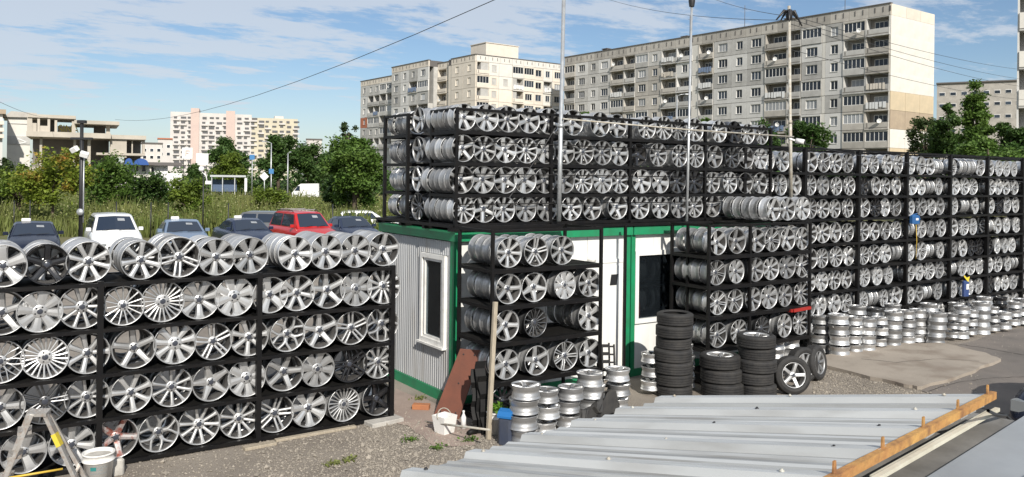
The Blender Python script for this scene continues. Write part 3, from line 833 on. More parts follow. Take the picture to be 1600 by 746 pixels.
barrel_me = BARREL.mesh('barrel', [M['silver'], M['dusty_shade']])
SP = {}
for k in STY:
    sb, y0 = spokes_mb(k); cb = cap_mb(y0)
    SP[k] = (sb, cb, sb.mesh('spokes', [M['silver'], M['hole']]), cb.mesh('centre_cap', [M['silver'], M['cap']]))
FIN = {'silver': 'silver', 'dull': 'dull', 'bare': 'bare', 'gun': 'gun', 'black': 'blackw', 'red': 'redtint', 'lip': 'blackw'}
FWORD = {'silver': 'silver', 'dull': 'dull grey', 'bare': 'bare alloy', 'gun': 'dark grey', 'black': 'black', 'red': 'red-stained silver', 'lip': 'black polished-lip'}
def slot(o, key):
    o.material_slots[0].link = 'OBJECT'; o.material_slots[0].material = M[key]
N_WHEEL = [0]
def wheel(sty, fin, r, loc, rot, label, group, name='alloy_wheel', cat='alloy wheel', cap=True, spin=None, tilt=None):
    """rot: Euler of the wheel with its face towards local -y"""
    N_WHEEL[0] += 1
    e = Euler(rot).to_matrix().to_4x4() @ Matrix.Rotation(random.uniform(0, 2 * PI) if spin is None else spin, 4, 'Y')
    w = obj(name, None, None, loc, e.to_euler(), r / WR, label=label, cat=cat, group=group)
    o = obj('barrel', barrel_me, w)
    slot(o, 'silver' if fin in ('red', 'lip') else FIN[fin])
    s = obj('spokes', SP[sty][2], w); slot(s, FIN[fin])
    if cap:
        c = obj('centre_cap', SP[sty][3], s); slot(c, FIN[fin] if fin != 'red' else 'silver')
    return w
class Mass:
    """wheels too many or too hidden to be picked apart: one mesh"""
    def __init__(self): self.v = []; self.f = []; self.m = []; self.n = 0
    def put(self, mb, mtx, mi):
        v = np.array(mb.v); m = np.array(mtx)
        self.v.append(v @ m[:3, :3].T + m[:3, 3])
        for f, k in zip(mb.f, mb.m):
            self.f.append(tuple(i + self.n for i in f)); self.m.append(mi if k == 0 else (5 if mb is BARREL_LOW else 4))
        self.n += len(v)
    def wheel(self, sty, fin, r, loc, rot=(0, 0, 0), face=True):
        mi = ['silver', 'dull', 'bare', 'black', 'hole'].index(fin if fin in ('silver', 'dull', 'bare', 'black') else 'dull')
        m = Matrix.Translation(loc) @ Euler(rot).to_matrix().to_4x4() @ Matrix.Rotation(random.uniform(0, 6.28), 4, 'Y') @ Matrix.Scale(r / WR, 4)
        self.put(BARREL_LOW, m, mi)
        if face: self.put(SP[sty][0], m, mi)
    def build(self, name, **kw):
        me = bpy.data.meshes.new(name); me.from_pydata(np.concatenate(self.v).tolist(), [], self.f)
        for k in ('silver', 'dull', 'bare', 'blackw', 'hole', 'dusty_shade'): me.materials.append(M[k])
        me.polygons.foreach_set('material_index', self.m); me.update()
        return obj(name, me, **kw)
MASS = Mass()
ORD = ['first', 'second', 'third', 'fourth', 'fifth', 'sixth', 'seventh', 'eighth', 'ninth', 'tenth', 'eleventh', 'twelfth', 'thirteenth', 'fourteenth', 'fifteenth',
       'sixteenth', 'seventeenth', 'eighteenth', 'nineteenth', 'twentieth', 'twenty-first', 'twenty-second', 'twenty-third', 'twenty-fourth']

# ================================================================== racks
def rack(name, label, x_posts, y0, y1, z_shelves, z_top, post=0.06, front_bar=None, board=True, zb=0.0, rail_h=0.06, plates=True, top_frame=True):
    """posts at x_posts front and back, shelves of front/mid/back rails, boards added below the wheels to darken the inside"""
    t = thing(name, label, 'rack', (x_posts[0], y0, zb))
    ox, oy, oz = x_posts[0], y0, zb
    h = post / 2
    pm = MB(); pm.box(-h, h, -h, h, 0, z_top - zb); pme = pm.mesh('post', M['rackblack'])
    for x in x_posts:
        for y in (y0, y1): obj('post', pme, t, (x - ox, y - oy, 0))
    for z in z_shelves:
        for i in range(len(x_posts) - 1):
            a, b_ = x_posts[i] + h, x_posts[i + 1] - h
            for y in (y0 - h + .012, y1 - .0):
                r_ = MB(); r_.box(a, b_, y - .012, y + .012, z - rail_h, z); r_.box(a, b_, y + .0125, y + .05, z - .008, z)
                r_.xform(Matrix.Translation((-ox, -oy, -oz))); r_.build('rail', M['rackblack'], t)
            if board:  # added dark sheet that keeps light out of the shelves
                r_ = MB(); r_.box(a + .01, b_ - .01, y0 + .06, y1 - .03, z - .03, z - .011)
                r_.xform(Matrix.Translation((-ox, -oy, -oz))); r_.build('shade_board', M['shadeboard'], t)
        for x in x_posts:
            r_ = MB(); r_.box(x - h + .003, x + h - .003, y0 + h, y1 - h, z - .05, z - .004)
            r_.xform(Matrix.Translation((-ox, -oy, -oz))); r_.build('cross_bar', M['rackblack'], t)
    if top_frame:
        for i in range(len(x_posts) - 1):
            a, b_ = x_posts[i] + h, x_posts[i + 1] - h
            for y in (y0, y1):
                r_ = MB(); r_.box(a, b_, y - .02, y + .02, z_top - .042, z_top - .002)
                r_.xform(Matrix.Translation((-ox, -oy, -oz))); r_.build('top_rail', M['rackblack'], t)
        for x in x_posts:
            r_ = MB(); r_.box(x - .02, x + .02, y0 + h, y1 - h, z_top - .042, z_top - .002)
            r_.xform(Matrix.Translation((-ox, -oy, -oz))); r_.build('top_rail', M['rackblack'], t)
    for z in (front_bar or []):
        r_ = MB(); r_.tube([(x_posts[0], y0 - h - .012, z), (x_posts[-1], y0 - h - .012, z)], .009, 6)
        r_.xform(Matrix.Translation((-ox, -oy, -oz))); r_.build('safety_bar', M['rackblack'], t)
    return t

FN = ['silver'] * 6 + ['dull'] * 2 + ['bare']
def fill_behind(px_x, y, z, r, n, sty, step=0.205, start=1, fin=None):
    for k in range(start, n):
        MASS.wheel(sty, fin or random.choice(FN), r * random.uniform(.97, 1.0), (px_x + random.uniform(-.012, .012), y + k * step, z), face=(k == start and False))

# ---- left foreground rack
ZL = [0.06, 0.575, 1.085, 1.605, 2.13]
rack('wheel_rack', 'long black steel wheel rack in the left foreground, five rows of rims', [-2.27, -.44, 1.395, 3.215, 5.07], 10.46, 11.48, ZL, 2.15, post=0.062, top_frame=False, rail_h=.042)
left = [
 [(5, 'five_wide', 'silver'), (74, 'five', 'black'), (139, 'eight', 'silver'), (221, 'seven', 'silver'), (281, 'twin_five', 'silver'), (339, 'seven_wide', 'silver'), (392, 'seven_wide', 'silver'),
  (462, 'seven_wide', 'silver'), (510, 'seven_wide', 'silver'), (556, 'seven_wide', 'silver'), (600, 'five', 'silver')],
 [(3, 'five', 'silver'), (63, 'eight_window', 'silver'), (129, 'ten', 'silver'), (193, 'fifteen', 'silver'), (255, 'turbine', 'silver'), (312, 'seven_wide', 'silver'), (367, 'eight_window', 'silver'),
  (423, 'five_wide', 'silver'), (465, 'seven', 'silver'), (513, 'five', 'silver'), (557, 'eight_window', 'silver'), (600, 'eleven', 'silver')],
 [(1, 'y_ten', 'silver'), (71, 'turbine', 'silver'), (138, 'seven', 'silver'), (210, 'five', 'silver'), (274, 'slots', 'silver'), (334, 'twin_five', 'silver'), (390, 'seven', 'silver'),
  (450, 'y_five', 'silver'), (501, 'five', 'silver'), (550, 'twin_five', 'silver'), (598, 'y_five', 'silver')],
 [(1, 'six', 'silver'), (71, 'twin_seven', 'gun'), (137, 'ten', 'silver'), (206, 'seven', 'silver'), (269, 'ten', 'silver'), (331, 'five_star', 'silver'), (386, 'eight_window', 'silver'),
  (445, 'five', 'silver'), (497, 'eight_window', 'silver'), (547, 'twin_five', 'black'), (592, 'eleven', 'silver')],
 [(38, 'five_wide', 'silver'), (113, 'seven_wide', 'silver'), (182, 'five', 'red'), (249, 'y_five', 'silver'), (312, 'ten', 'silver'), (374, 'ten', 'silver'), (430, 'twin_five', 'silver'),
  (483, 'seven_wide', 'silver'), (538, 'turbine', 'silver'), (590, 'five', 'lip')]]
ROWN = ['top row', 'second row', 'third row', 'fourth row', 'bottom row']
for ri, rowl in enumerate(left):
    z0 = ZL[4 - ri]
    R = 0.244 if ri else 0.240
    for i, (px, sty, fin) in enumerate(rowl):
        r = R * random.uniform(.94, 1.03)
        y = 10.52 + random.uniform(-.012, .02)
        x = on_y(px, 400 + ri * 60, y).x
        wheel(sty, fin, r, (x, y, z0 + r + .004), (random.uniform(-.05, .05), 0, random.uniform(-.09, .09)),
              f'{FWORD[fin]} {WORD[sty]} wheel, {ORD[i]} from left, {ROWN[ri]} of left foreground rack', 'wheels in the left foreground rack')
        if ri == 0:
            for k in range(1, 4):
                wheel(random.choice(['seven_wide', 'five', 'ten']), random.choice(FN), r * .99, (x + random.uniform(-.02, .02), y + .205 * k, z0 + r + .004), (0, 0, random.uniform(-.04, .04)),
                      f'silver wheel {ORD[k - 1]} in line behind the {ORD[i]} wheel, top row, left foreground rack', 'wheels in the left foreground rack', cap=False)
        else:
            fill_behind(x, y, z0 + r, r, 4, sty)
    # wheels left of the picture edge, so that the rack goes on
    x = on_y(rowl[0][0], 400, 10.52).x - .52
    for k in range(4): MASS.wheel('five', 'silver', R, (x - .0, 10.52 + k * .2, z0 + R))

# ---- rack on the cabin roof
ZU = [2.70, 3.14, 3.61, 4.08]
XU = [6.12, 7.86, 9.53, 11.37, 13.2]
rack('roof_rack', 'black wheel rack on the cabin roof, four rows of rims', XU, 10.55, 11.30, ZU, 4.42, post=0.05, zb=2.60, front_bar=[3.44, 3.92, 2.99], board=False, rail_h=.05)
up = [[726, 761, 794, 827, 858, 896, 938, 965, 1011, 1038, 1061, 1086, 1124, 1148, 1169, 1191],
      [724, 757, 790, 823, 853, 883, 912, 942, 968, 998, 1029, 1062, 1088, 1117, 1145, 1166, 1189],
      [721, 755, 790, 821, 852, 883, 912, 942, 969, 1003, 1032, 1059, 1086, 1113, 1141, 1165, 1188],
      [725, 757, 788, 822, 855, 893, 925, 965, 1000, 1032, 1061, 1086, 1114, 1140]]
UB = {(0, 1148), (1, 998), (2, 1086)}
UG = {(1, 1145), (2, 1059)}
USTY = ['five', 'five_wide', 'five', 'six', 'seven', 'seven_wide', 'five_star', 'eight', 'six', 'ten', 'eight']
for ri, rowl in enumerate(up):
    z0 = ZU[3 - ri]
    for i, px in enumerate(rowl):
        r = random.uniform(.196, .213)
        y = 10.545 + random.uniform(-.01, .02)
        x = on_y(px, 190 + ri * 48, y).x
        sty = 'slots' if (ri, i) == (2, 7) else random.choice(USTY)
        fin = 'black' if (ri, px) in UB else 'gun' if (ri, px) in UG else random.choice(['silver'] * 5 + ['dull', 'bare'])
        wheel(sty, fin, r, (x, y, z0 + r + .004), (0, 0, random.uniform(-.05, .05)),
              f'{FWORD[fin]} {WORD[sty]} wheel, {ORD[i]} from left, {["top", "second", "third", "bottom"][ri]} row of roof rack', 'wheels in the rack on the cabin roof')
        if i: fill_behind(x, y, z0 + r, r, 4, sty, .18)
    # left end: barrels behind the corner wheel, one wheel turned outwards, barrels of the rear row
    R = .2
    x = on_y(rowl[0], 250, 10.55).x
    for k in range(1, 5):
        wheel('five', random.choice(['silver', 'dull', 'bare']), R, (x + random.uniform(-.02, .02), 10.545 + k * .172, z0 + R + .004), (0, 0, 0),
              f'wheel barrel {ORD[k - 1]} in line behind the corner wheel, {["top", "second", "third", "bottom"][ri]} row, roof rack', 'wheels in the rack on the cabin roof', cap=False)
    wheel(['five', 'five_star', 'five', 'ten'][ri], ['silver', 'dull', 'silver', 'gun'][ri], .205 if ri < 3 else .222, (6.13, 11.78, z0 + .21 + .004), (0, 0, -PI / 2),
          f'{["silver", "dull grey", "silver", "dark grey"][ri]} wheel facing left, {["top", "second", "third", "bottom"][ri]} row at the end of roof rack', 'wheels in the rack on the cabin roof')
    for k in range(4):
        wheel('five', random.choice(['silver', 'dull', 'bare']), R, (6.36 + random.uniform(-.03, .03), 12.92 - k * .175, z0 + R + .004), (0, 0, PI),
              f'wheel barrel {ORD[k]} from the rear, {["top", "second", "third", "bottom"][ri]} row at left end of roof rack', 'wheels in the rack on the cabin roof', cap=False)
    for k in range(4):
        for xx in (6.9, 7.4): MASS.wheel('five', 'dull', R, (xx, 12.92 - k * .18, z0 + R), (0, 0, PI), face=False)
rack('roof_rack', 'rear half of the black wheel rack on the cabin roof, behind the left end', [6.12, 7.86, 9.53, 11.37, 13.2], 12.12, 12.98, ZU, 4.42, post=0.05, zb=2.60, board=False, rail_h=.05)

# ---- rack in front of the cabin corner
ZA = [0.09, 0.60, 1.14, 1.64, 2.14]
rack('wheel_rack', 'small black wheel rack before the cabin front, left of the white door', [6.04, 7.95], 9.4, 10.28, ZA, 2.68, post=0.042)
ra = [[(796, 'eight', 'silver'), (838, 'twin_five', 'silver'), (879, 'eight', 'silver')],
      [(795, 'five', 'silver'), (835, 'five_star', 'silver'), (883, 'eight_window', 'silver'), (921, 'seven', 'silver')],
      [(792, 'five', 'silver'), (837, 'fifteen', 'gun'), (921, 'six', 'silver')],
      [(792, 'six', 'silver'), (839, 'five', 'silver'), (884, 'twin_seven', 'silver'), (922, 'five', 'silver')],
      [(787, 'ten', 'lip')]]
for ri, rowl in enumerate(ra):
    z0 = ZA[4 - ri]
    for i, (px, sty, fin) in enumerate(rowl):
        r = random.uniform(.205, .215) if fin != 'lip' else .222
        y = 9.44 + random.uniform(0, .03)
        x = on_y(px, 400 + ri * 57, y).x
        wheel(sty, fin, r, (x, y, z0 + r + .004), (0, 0, random.uniform(-.06, .06)),
              f'{FWORD[fin]} {WORD[sty]} wheel, {ORD[i]} from left, {ROWN[ri]} of rack beside the white door', 'wheels in the rack beside the white door')
        if i == 0 and ri < 4:
            for k in range(1, 4):
                wheel('five', random.choice(['silver', 'dull', 'bare']), r, (x - .0 + random.uniform(-.02, .02), y + .2 * k, z0 + r + .004), (0, 0, 0),
                      f'wheel barrel {ORD[k - 1]} in line behind the first wheel, {ROWN[ri]}, rack beside the white door', 'wheels in the rack beside the white door', cap=False)
        elif ri < 4: fill_behind(x, y, z0 + r, r, 4, sty, .2)

# ---- rack right of the tyre stacks
rack('wheel_rack', 'black wheel rack behind the tyre stacks, full of silver rims', [10.25, 11.26, 12.89], 9.4, 10.24, ZA, 2.66, post=0.045)
rb = [[1209, 1231, 1255], [1123, 1152, 1184, 1207, 1231, 1254], [1120, 1151, 1181, 1205, 1230, 1254], [1122, 1149, 1177, 1202, 1227, 1253], [1122, 1155, 1191, 1226, 1251]]
for ri, rowl in enumerate(rb):
    z0 = [2.68, 2.14, 1.64, 1.14, .60][ri]
    for i, px in enumerate(rowl):
        r = random.uniform(.205, .215)
        y = 9.44 + random.uniform(0, .03)
        x = on_y(px, 332 + ri * 48, y).x
        sty = 'eleven' if (ri, i) == (4, 2) else random.choice(['seven', 'eight', 'ten', 'five', 'twin_five', 'twin_seven', 'seven_wide'])
        fin = 'gun' if (ri, i) == (4, 2) else random.choice(['silver'] * 6 + ['dull'])
        rn = ['top of frame', 'first shelf', 'second shelf', 'third shelf', 'fourth shelf'][ri]
        wheel(sty, fin, r, (x, y, z0 + r + .004), (0, 0, random.uniform(-.06, .06)),
              f'{FWORD[fin]} {WORD[sty]} wheel, {ORD[i]} from left, {rn}, rack behind the tyre stacks', 'wheels in the rack behind the tyre stacks')
        if i == 0:
            for k in range(1, 5 if ri == 0 else 4):
                wheel('five', random.choice(['silver', 'dull', 'bare']), r, (x + random.uniform(-.02, .02), y + .2 * k, z0 + r + .004), (0, 0, 0),
                      f'wheel barrel {ORD[k - 1]} in line behind the first wheel, {rn}, rack behind tyre stacks', 'wheels in the rack behind the tyre stacks', cap=False)
        else: fill_behind(x, y, z0 + r, r, 4, sty, .2)
    if ri:
        for xx in (10.62,): pass

# ---- tall wall of racks at right
ZW = [0.09, 0.59, 1.09, 1.57, 2.09, 2.61, 3.09, 3.57]
XW = [12.5, 14.34, 16.18, 18.03, 19.9, 21.67, 23.51, 25.35]
rack('tall_rack', 'tall black wall of wheel racks along the right, eight rows high', XW, 10.6, 11.5, ZW, 4.08, post=0.075, rail_h=.05)
post = MB(); post.box(-.06, .06, -.06, .06, 0, 4.16)
wr = random.Random(12)
near = 0
NEAR_MAX = 300 - N_WHEEL[0]
slots_ = []
for zi, z0 in enumerate(ZW):
    for bi in range(len(XW) - 1):
        x = XW[bi] + .06
        end = XW[bi + 1] - .05
        while x < end - .36:
            r = wr.uniform(.195, .222)
            gap = wr.choice((0, 0, -.01, .005, .015, .05))
            x += r + gap
            if x + r * .7 > end: break
            slots_.append((zi, bi, x, r)); x += r
# nearest ones in plain view become wheels of their own
vis = [s for s in slots_ if s[0] >= 2 and s[1] in (1, 2, 3) ]
vis.sort(key=lambda s: (s[1], -s[0], s[2]))
chosen = set(id(s) for s in vis[:max(0, NEAR_MAX)])
cnt = {}
for s in slots_:
    zi, bi, x, r = s
    side = wr.random() < .10
    sty = wr.choice(['seven', 'eight', 'ten', 'five', 'twin_five', 'twin_seven', 'seven_wide', 'five_wide', 'y_five'])
    fin = 'black' if wr.random() < .06 else wr.choice(['silver'] * 6 + ['dull'])
    y = 10.64 + wr.uniform(0, .04)
    rz = wr.uniform(-.10, .10)
    if side and id(s) not in chosen:
        for q in range(2): MASS.wheel(sty, 'dull' if q else fin, r, (x - .17 + .19 * q, y + r, ZW[zi] + r + .004), (0, 0, -PI / 2 + wr.uniform(-.1, .1)))
        continue
    if id(s) in chosen:
        k = cnt.get((zi, bi), 0); cnt[(zi, bi)] = k + 1
        wheel(sty, fin, r, (x, y, ZW[zi] + r + .004), (0, 0, rz),
              f'{FWORD[fin]} {WORD[sty]} wheel, {ORD[k]} in bay {["one", "two", "three"][bi - 1]}, {ORD[7 - zi]} row of tall right rack', 'wheels in the tall right rack')
    else:
        MASS.wheel(sty, fin, r, (x, y, ZW[zi] + r + .004), (0, 0, rz))
    for k in range(1, 3): MASS.wheel(sty, wr.choice(FN), r, (x, y + .21 * k, ZW[zi] + r + .004), face=False)
MASS.build('alloy_wheels_massed', kind='stuff', label='silver rims packed in the far right bays and behind the front wheels', cat='alloy wheels')

# ================================================================== rims lying in stacks on the ground
def stack(px, ytop, ybot, r, label_where, seed, fin=None, Y=None):
    r = r * (.88 if px > 1270 else .95)
    """top and bottom rows of the picture give where the stack stands and how high it is; Y: stands in the line y = Y instead"""
    rr = random.Random(seed)
    if Y is None:
        p = on_z(px, ybot); d = Vector((p.x, p.y, 0)).normalized(); c = p + d * r * .95
        Zc = SY * c.x + CYW * c.y
        h = EYE + (CY + math.tan(ROLL) * (px - CX) - ytop - 4) * Zc / FPX
    else:
        c = on_y(px, ytop + 4, Y); h = c.z
    n = max(2, round(h / .186)); st = h / n
    for k in range(n):
        f = fin or rr.choice(['bare', 'silver', 'silver', 'dull'])
        rk = r * rr.uniform(.97, 1.03)
        top = n - 1 - k
        lab = 'topmost' if top == 0 else f'{ORD[top]} from top'
        wheel(rr.choice(['five', 'six', 'seven', 'ten', 'five_wide']), f, rk, (c.x + rr.uniform(-.022, .022), c.y + rr.uniform(-.022, .022), (k + 1) * st + .006), (-PI / 2, 0, 0),
              f'{FWORD[f]} rim, {lab}, {label_where}', 'rims stacked on the ground', name='stacked_rim', cat='rim', cap=(top == 0))
for i, (px, yt, yb, r) in enumerate([(818, 597, 700, .205), (852, 605, 690, .178), (890, 600, 676, .185), (921, 578, 662, .205), (965, 573, 650, .19)]):
    stack(px, yt, yb, r, ['stack beside the blue bin', 'second stack right of the blue bin', 'third stack right of the blue bin', 'stack behind the black plastic panel', 'stack in front of the white door'][i], 50 + i)
stack(1018, 548, 620, .17, 'narrow stack left of the tall tyres', 60)
stack(1069, 534, 612, .17, 'narrow stack just right of the tall tyres', 61)
stack(1212, 527, 578, .19, 'low stack left of the one beside the red lever', 63)
stack(1234, 525, 576, .19, 'low stack beside the red lever', 64)
row = [(1281, 490, 555, .19, 'dull'), (1311, 488, 560, .225, None), (1335, 492, 555, .19, None), (1354, 493, 553, .20, None), (1375, 492, 548, .18, None), (1395, 483, 545, .215, None), (1416, 482, 541, .20, None),
       (1434, 480, 537, .20, None), (1462, 485, 540, .22, 'dull'), (1488, 487, 534, .15, None), (1501, 475, 532, .20, None), (1516, 481, 528, .18, None), (1534, 469, 524, .22, None), (1551, 476, 522, .17, None),
       (1568, 484, 520, .19, None), (1584, 468, 513, .18, None), (1598, 464, 511, .21, None)]
for i, (px, yt, yb, r, fin) in enumerate(row):
    stack(px, yt, yb, r, f'{ORD[i]} front stack from left before tall rack', 70 + i, fin)
rowb = [(1340, 475, .21, None), (1366, 478, .20, 'gun'), (1395, 472, .205, None), (1452, 471, .22, None), (1494, 470, .21, None), (1539, 461, .21, None), (1563, 461, .205, 'black')]
for i, (px, yt, r, fin) in enumerate(rowb):
    stack(px, yt, 0, r, f'{ORD[i]} rear stack from left before tall rack', 110 + i, fin, Y=10.2)

# ================================================================== site cabins under the roof rack
def frame4(b, x0, x1, z0, z1, t, y0, y1, mi=0):
    b.box(x0, x1, y0, y1, z0, z0 + t, mi); b.box(x0, x1, y0, y1, z1 - t, z1, mi)
    b.box(x0, x0 + t, y0, y1, z0 + t, z1 - t, mi); b.box(x1 - t, x1, y0, y1, z0 + t, z1 - t, mi)
cab = thing('site_cabin', 'grey ribbed site cabin with green edges and a tall side window', 'cabin', (6.12, 10.58, 0))
cx0, cy0 = 6.12, 10.58
def cpart(name, b, m, parent=None):
    b.xform(Matrix.Translation((-cx0, -cy0, 0))); return b.build(name, m, parent or cab)
X1, Y1 = 9.60, 13.05
# left wall: ribbed sheet with a window opening
wy0, wy1, wz0, wz1 = 10.83, 11.62, 0.82, 2.20
b = MB()
b.box(6.15, 6.19, 10.70, wy0, .16, 2.42); b.box(6.15, 6.19, wy1, 13.02, .16, 2.42); b.box(6.15, 6.19, wy0, wy1, .16, wz0); b.box(6.15, 6.19, wy0, wy1, wz1, 2.42)
y = 10.72
while y < 13.0:
    for za, zb in (((.16, 2.42),) if not (wy0 - .05 < y < wy1 + .01) else ((.16, wz0 - .01), (wz1 + .01, 2.42))):
        v = [(6.15, y, za), (6.135, y + .012, za), (6.135, y + .032, za), (6.15, y + .044, za)]
        v += [(x_, y_, zb) for x_, y_, _ in v]
        b.add(v, [(0, 4, 5, 1), (1, 5, 6, 2), (2, 6, 7, 3), (4, 7, 6, 5)])
    y += .068
cpart('side_wall', b, M['greywall'])
b = MB(); b.box(6.10, 6.20, wy0 + .002, wy0 + .07, wz0, wz1); b.box(6.10, 6.20, wy1 - .07, wy1 - .002, wz0, wz1); b.box(6.10, 6.20, wy0 + .07, wy1 - .07, wz0 + .002, wz0 + .07); b.box(6.10, 6.20, wy0 + .07, wy1 - .07, wz1 - .07, wz1 - .002)
b.box(6.12, 6.18, wy0 + .105, wy0 + .14, wz0 + .105, wz1 - .105); b.box(6.12, 6.18, wy1 - .14, wy1 - .105, wz0 + .105, wz1 - .105)
b.box(6.12, 6.18, wy0 + .105, wy1 - .105, wz0 + .07, wz0 + .11); b.box(6.12, 6.18, wy0 + .105, wy1 - .105, wz1 - .11, wz1 - .07)
b.box(6.06, 6.16, wy0 - .02, wy1 + .02, wz0 - .03, wz0 - .001)
win = cpart('window', b, M['whiteplastic'])
b = MB(); b.box(6.145, 6.152, wy0 + .07, wy1 - .07, wz0 + .07, wz1 - .07); cpart('pane', b, M['pane'], win)
# green frame
b = MB(); b.box(6.125, 6.25, 10.585, 10.70, 0.0, 2.44); cpart('corner_post', b, M['green'])
b = MB(); b.box(6.125, 6.25, 13.02, 13.12, 0.0, 2.44); cpart('corner_post', b, M['green'])
b = MB(); b.box(9.50, 9.58, 10.555, 10.66, 0.0, 2.44); cpart('corner_post', b, M['green'])
b = MB(); b.box(6.09, 6.27, 10.50, 13.14, 2.44, 2.585); cpart('roof_band', b, M['green'])
b = MB(); b.box(6.272, 9.585, 10.50, 10.62, 2.44, 2.58); cpart('roof_band', b, M['green'])
b = MB(); b.box(6.115, 6.24, 10.70, 13.02, 0.0, .155); cpart('base_band', b, M['green'])
b = MB(); b.box(6.25, 8.72, 10.575, 10.66, 0.0, .12); cpart('base_band', b, M['green'])
for i, (a, c) in enumerate(((6.26, 6.98), (6.99, 7.82), (7.83, 8.66))):
    b = MB(); b.box(a, c, 10.60, 10.66, .125, 2.43); cpart('front_panel', b, M['white'])
b = MB(); b.box(8.67, 9.49, 10.60, 10.66, 2.03, 2.43); cpart('front_panel', b, M['white'])
b = MB(); b.box(6.12, 9.6, 13.05, 13.10, 0, 2.44); cpart('back_wall', b, M['greywall'])
b = MB(); b.box(6.27, 9.6, 10.62, 13.14, 2.46, 2.56); cpart('roof', b, M['rackblack'])
b = MB(); b.box(6.2, 9.56, 10.67, 13.04, .0, .06); b.box(9.55, 9.59, 10.67, 13.04, .06, 2.44); cpart('interior', b, M['interior'])
# white door
b = MB(); b.box(8.74, 9.45, 10.585, 10.64, .05, 2.02); b.box(8.83, 9.36, 10.575, 10.585, .16, 1.93)
door = cpart('door', b, M['white'])
b = MB(); frame4(b, 8.67, 9.497, .02, 2.04, .06, 10.57, 10.66); cpart('door_frame', b, M['white'])
b = MB(); b.add([(9.14, 10.568, 1.60), (9.29, 10.568, 1.60), (9.32, 10.568, 1.78), (9.17, 10.568, 1.78), (9.14, 10.574, 1.60), (9.29, 10.574, 1.60), (9.32, 10.574, 1.78), (9.17, 10.574, 1.78)],
                [(0, 1, 2, 3), (4, 7, 6, 5), (0, 4, 5, 1), (1, 5, 6, 2), (2, 6, 7, 3), (3, 7, 4, 0)]); cpart('sticker', b, M['blackmetal'], door)
b = MB(); b.box(8.79, 8.81, 10.55, 10.585, .95, 1.10); b.tube([(8.80, 10.545, 1.04), (8.92, 10.545, 1.04)], .01, 8); cpart('handle', b, M['galv'], door)
for z in (1.3, .9):
    b = MB(); b.lathe([(.001, -.008), (.012, -.008), (.012, 0)], 10, center=(8.78, 10.585, z)); cpart('lock', b, M['blackmetal'], door)
b = MB()
b.lathe([(.001, -.12), (.05, -.118), (.062, -.06), (.062, .0)], 18, center=(8.72, 10.60, 2.06))
cpart('wall_lamp', b, M['whiteplastic'])

cab2 = thing('site_cabin', 'white site cabin with a wide shop window, behind the tyre stacks', 'cabin', (9.62, 10.6, 0))
cx0, cy0 = 9.62, 10.6
def c2(name, b, m, parent=None):
    b.xform(Matrix.Translation((-cx0, -cy0, 0))); return b.build(name, m, parent or cab2)
b = MB(); b.box(9.61, 9.70, 10.56, 10.68, 0, 2.44); c2('corner_post', b, M['green'])
b = MB(); b.box(13.1, 13.2, 10.56, 10.68, 0, 2.44); c2('corner_post', b, M['green'])
b = MB(); b.box(9.61, 13.2, 10.50, 10.62, 2.44, 2.58); c2('roof_band', b, M['green'])
b = MB(); b.box(9.70, 13.1, 10.575, 10.66, 0, .12); c2('base_band', b, M['green'])
for a, c in ((9.71, 10.16), (10.165, 10.62), (10.625, 11.08), (11.085, 11.60)):
    b = MB(); b.box(a, c, 10.60, 10.66, 2.15, 2.43); c2('front_panel', b, M['white'])
for a, c in ((9.71, 10.62), (10.625, 11.60)):
    b = MB(); b.box(a, c, 10.60, 10.66, .125, .90); c2('front_panel', b, M['white'])
b = MB(); b.box(11.605, 13.1, 10.60, 10.66, .125, 2.43); c2('front_panel', b, M['white'])
b = MB(); frame4(b, 9.71, 11.6, .90, 2.15, .08, 10.56, 10.66); w2 = c2('shop_window', b, M['white'])
b = MB(); b.box(9.79, 11.52, 10.60, 10.606, .98, 2.07); c2('pane', b, M['pane'], w2)
b = MB(); b.box(9.63, 13.2, 13.0, 13.05, 0, 2.44); b.box(13.15, 13.2, 10.68, 13.0, 0, 2.44); c2('back_wall', b, M['greywall'])
b = MB(); b.box(9.62, 13.2, 10.62, 13.1, 2.46, 2.56); c2('roof', b, M['rackblack'])
b = MB(); b.box(9.62, 13.1, 10.67, 13.0, 0, .06); b.box(9.72, 13.1, 11.55, 11.6, .06, 2.4); c2('interior', b, M['interior'])
for z in (.95, 1.48):
    b = MB(); b.box(9.75, 13.0, 10.75, 11.5, z, z + .03); c2('inner_shelf', b, M['rackblack'])

# deck frame between the cabin roofs and the roof rack
deck = thing('roof_deck', 'black steel beam frame lying on the cabin roofs under the rack', 'frame', (6.1, 10.5, 2.59))
for y in (10.50, 11.3, 12.1, 12.98):
    b = MB(); b.box(5.98 - 6.1, 13.25 - 6.1, y - 10.5 - .035, y - 10.5 + .035, .002, .055); b.build('beam', M['rackblack'], deck)
for x in (6.0, 7.86, 9.53, 11.37, 13.2):
    b = MB(); b.box(x - 6.1 - .03, x - 6.1 + .03, -.03, 2.5, .056, .098); b.build('beam', M['rackblack'], deck)
b = MB(); b.box(.05, 7.05, .06, 2.46, .0985, .106); b.build('deck_sheet', M['rackblack'], deck)
# props that carry the deck edge in front of the cabins
for i, px in enumerate((1000, 1075)):
    p = on_y(px, 350, 9.95)
    b = MB(); b.box(-.02, .02, -.02, .02, 0, 2.62); b.build('steel_prop', M['rackblack'], None, loc=(p.x, 9.95 + .35 * (1 - i), 0),
        label=['thin black prop right of the white door', 'thin black prop at the left end of the rack behind the tyres'][i], cat='post', group='props below the roof deck')

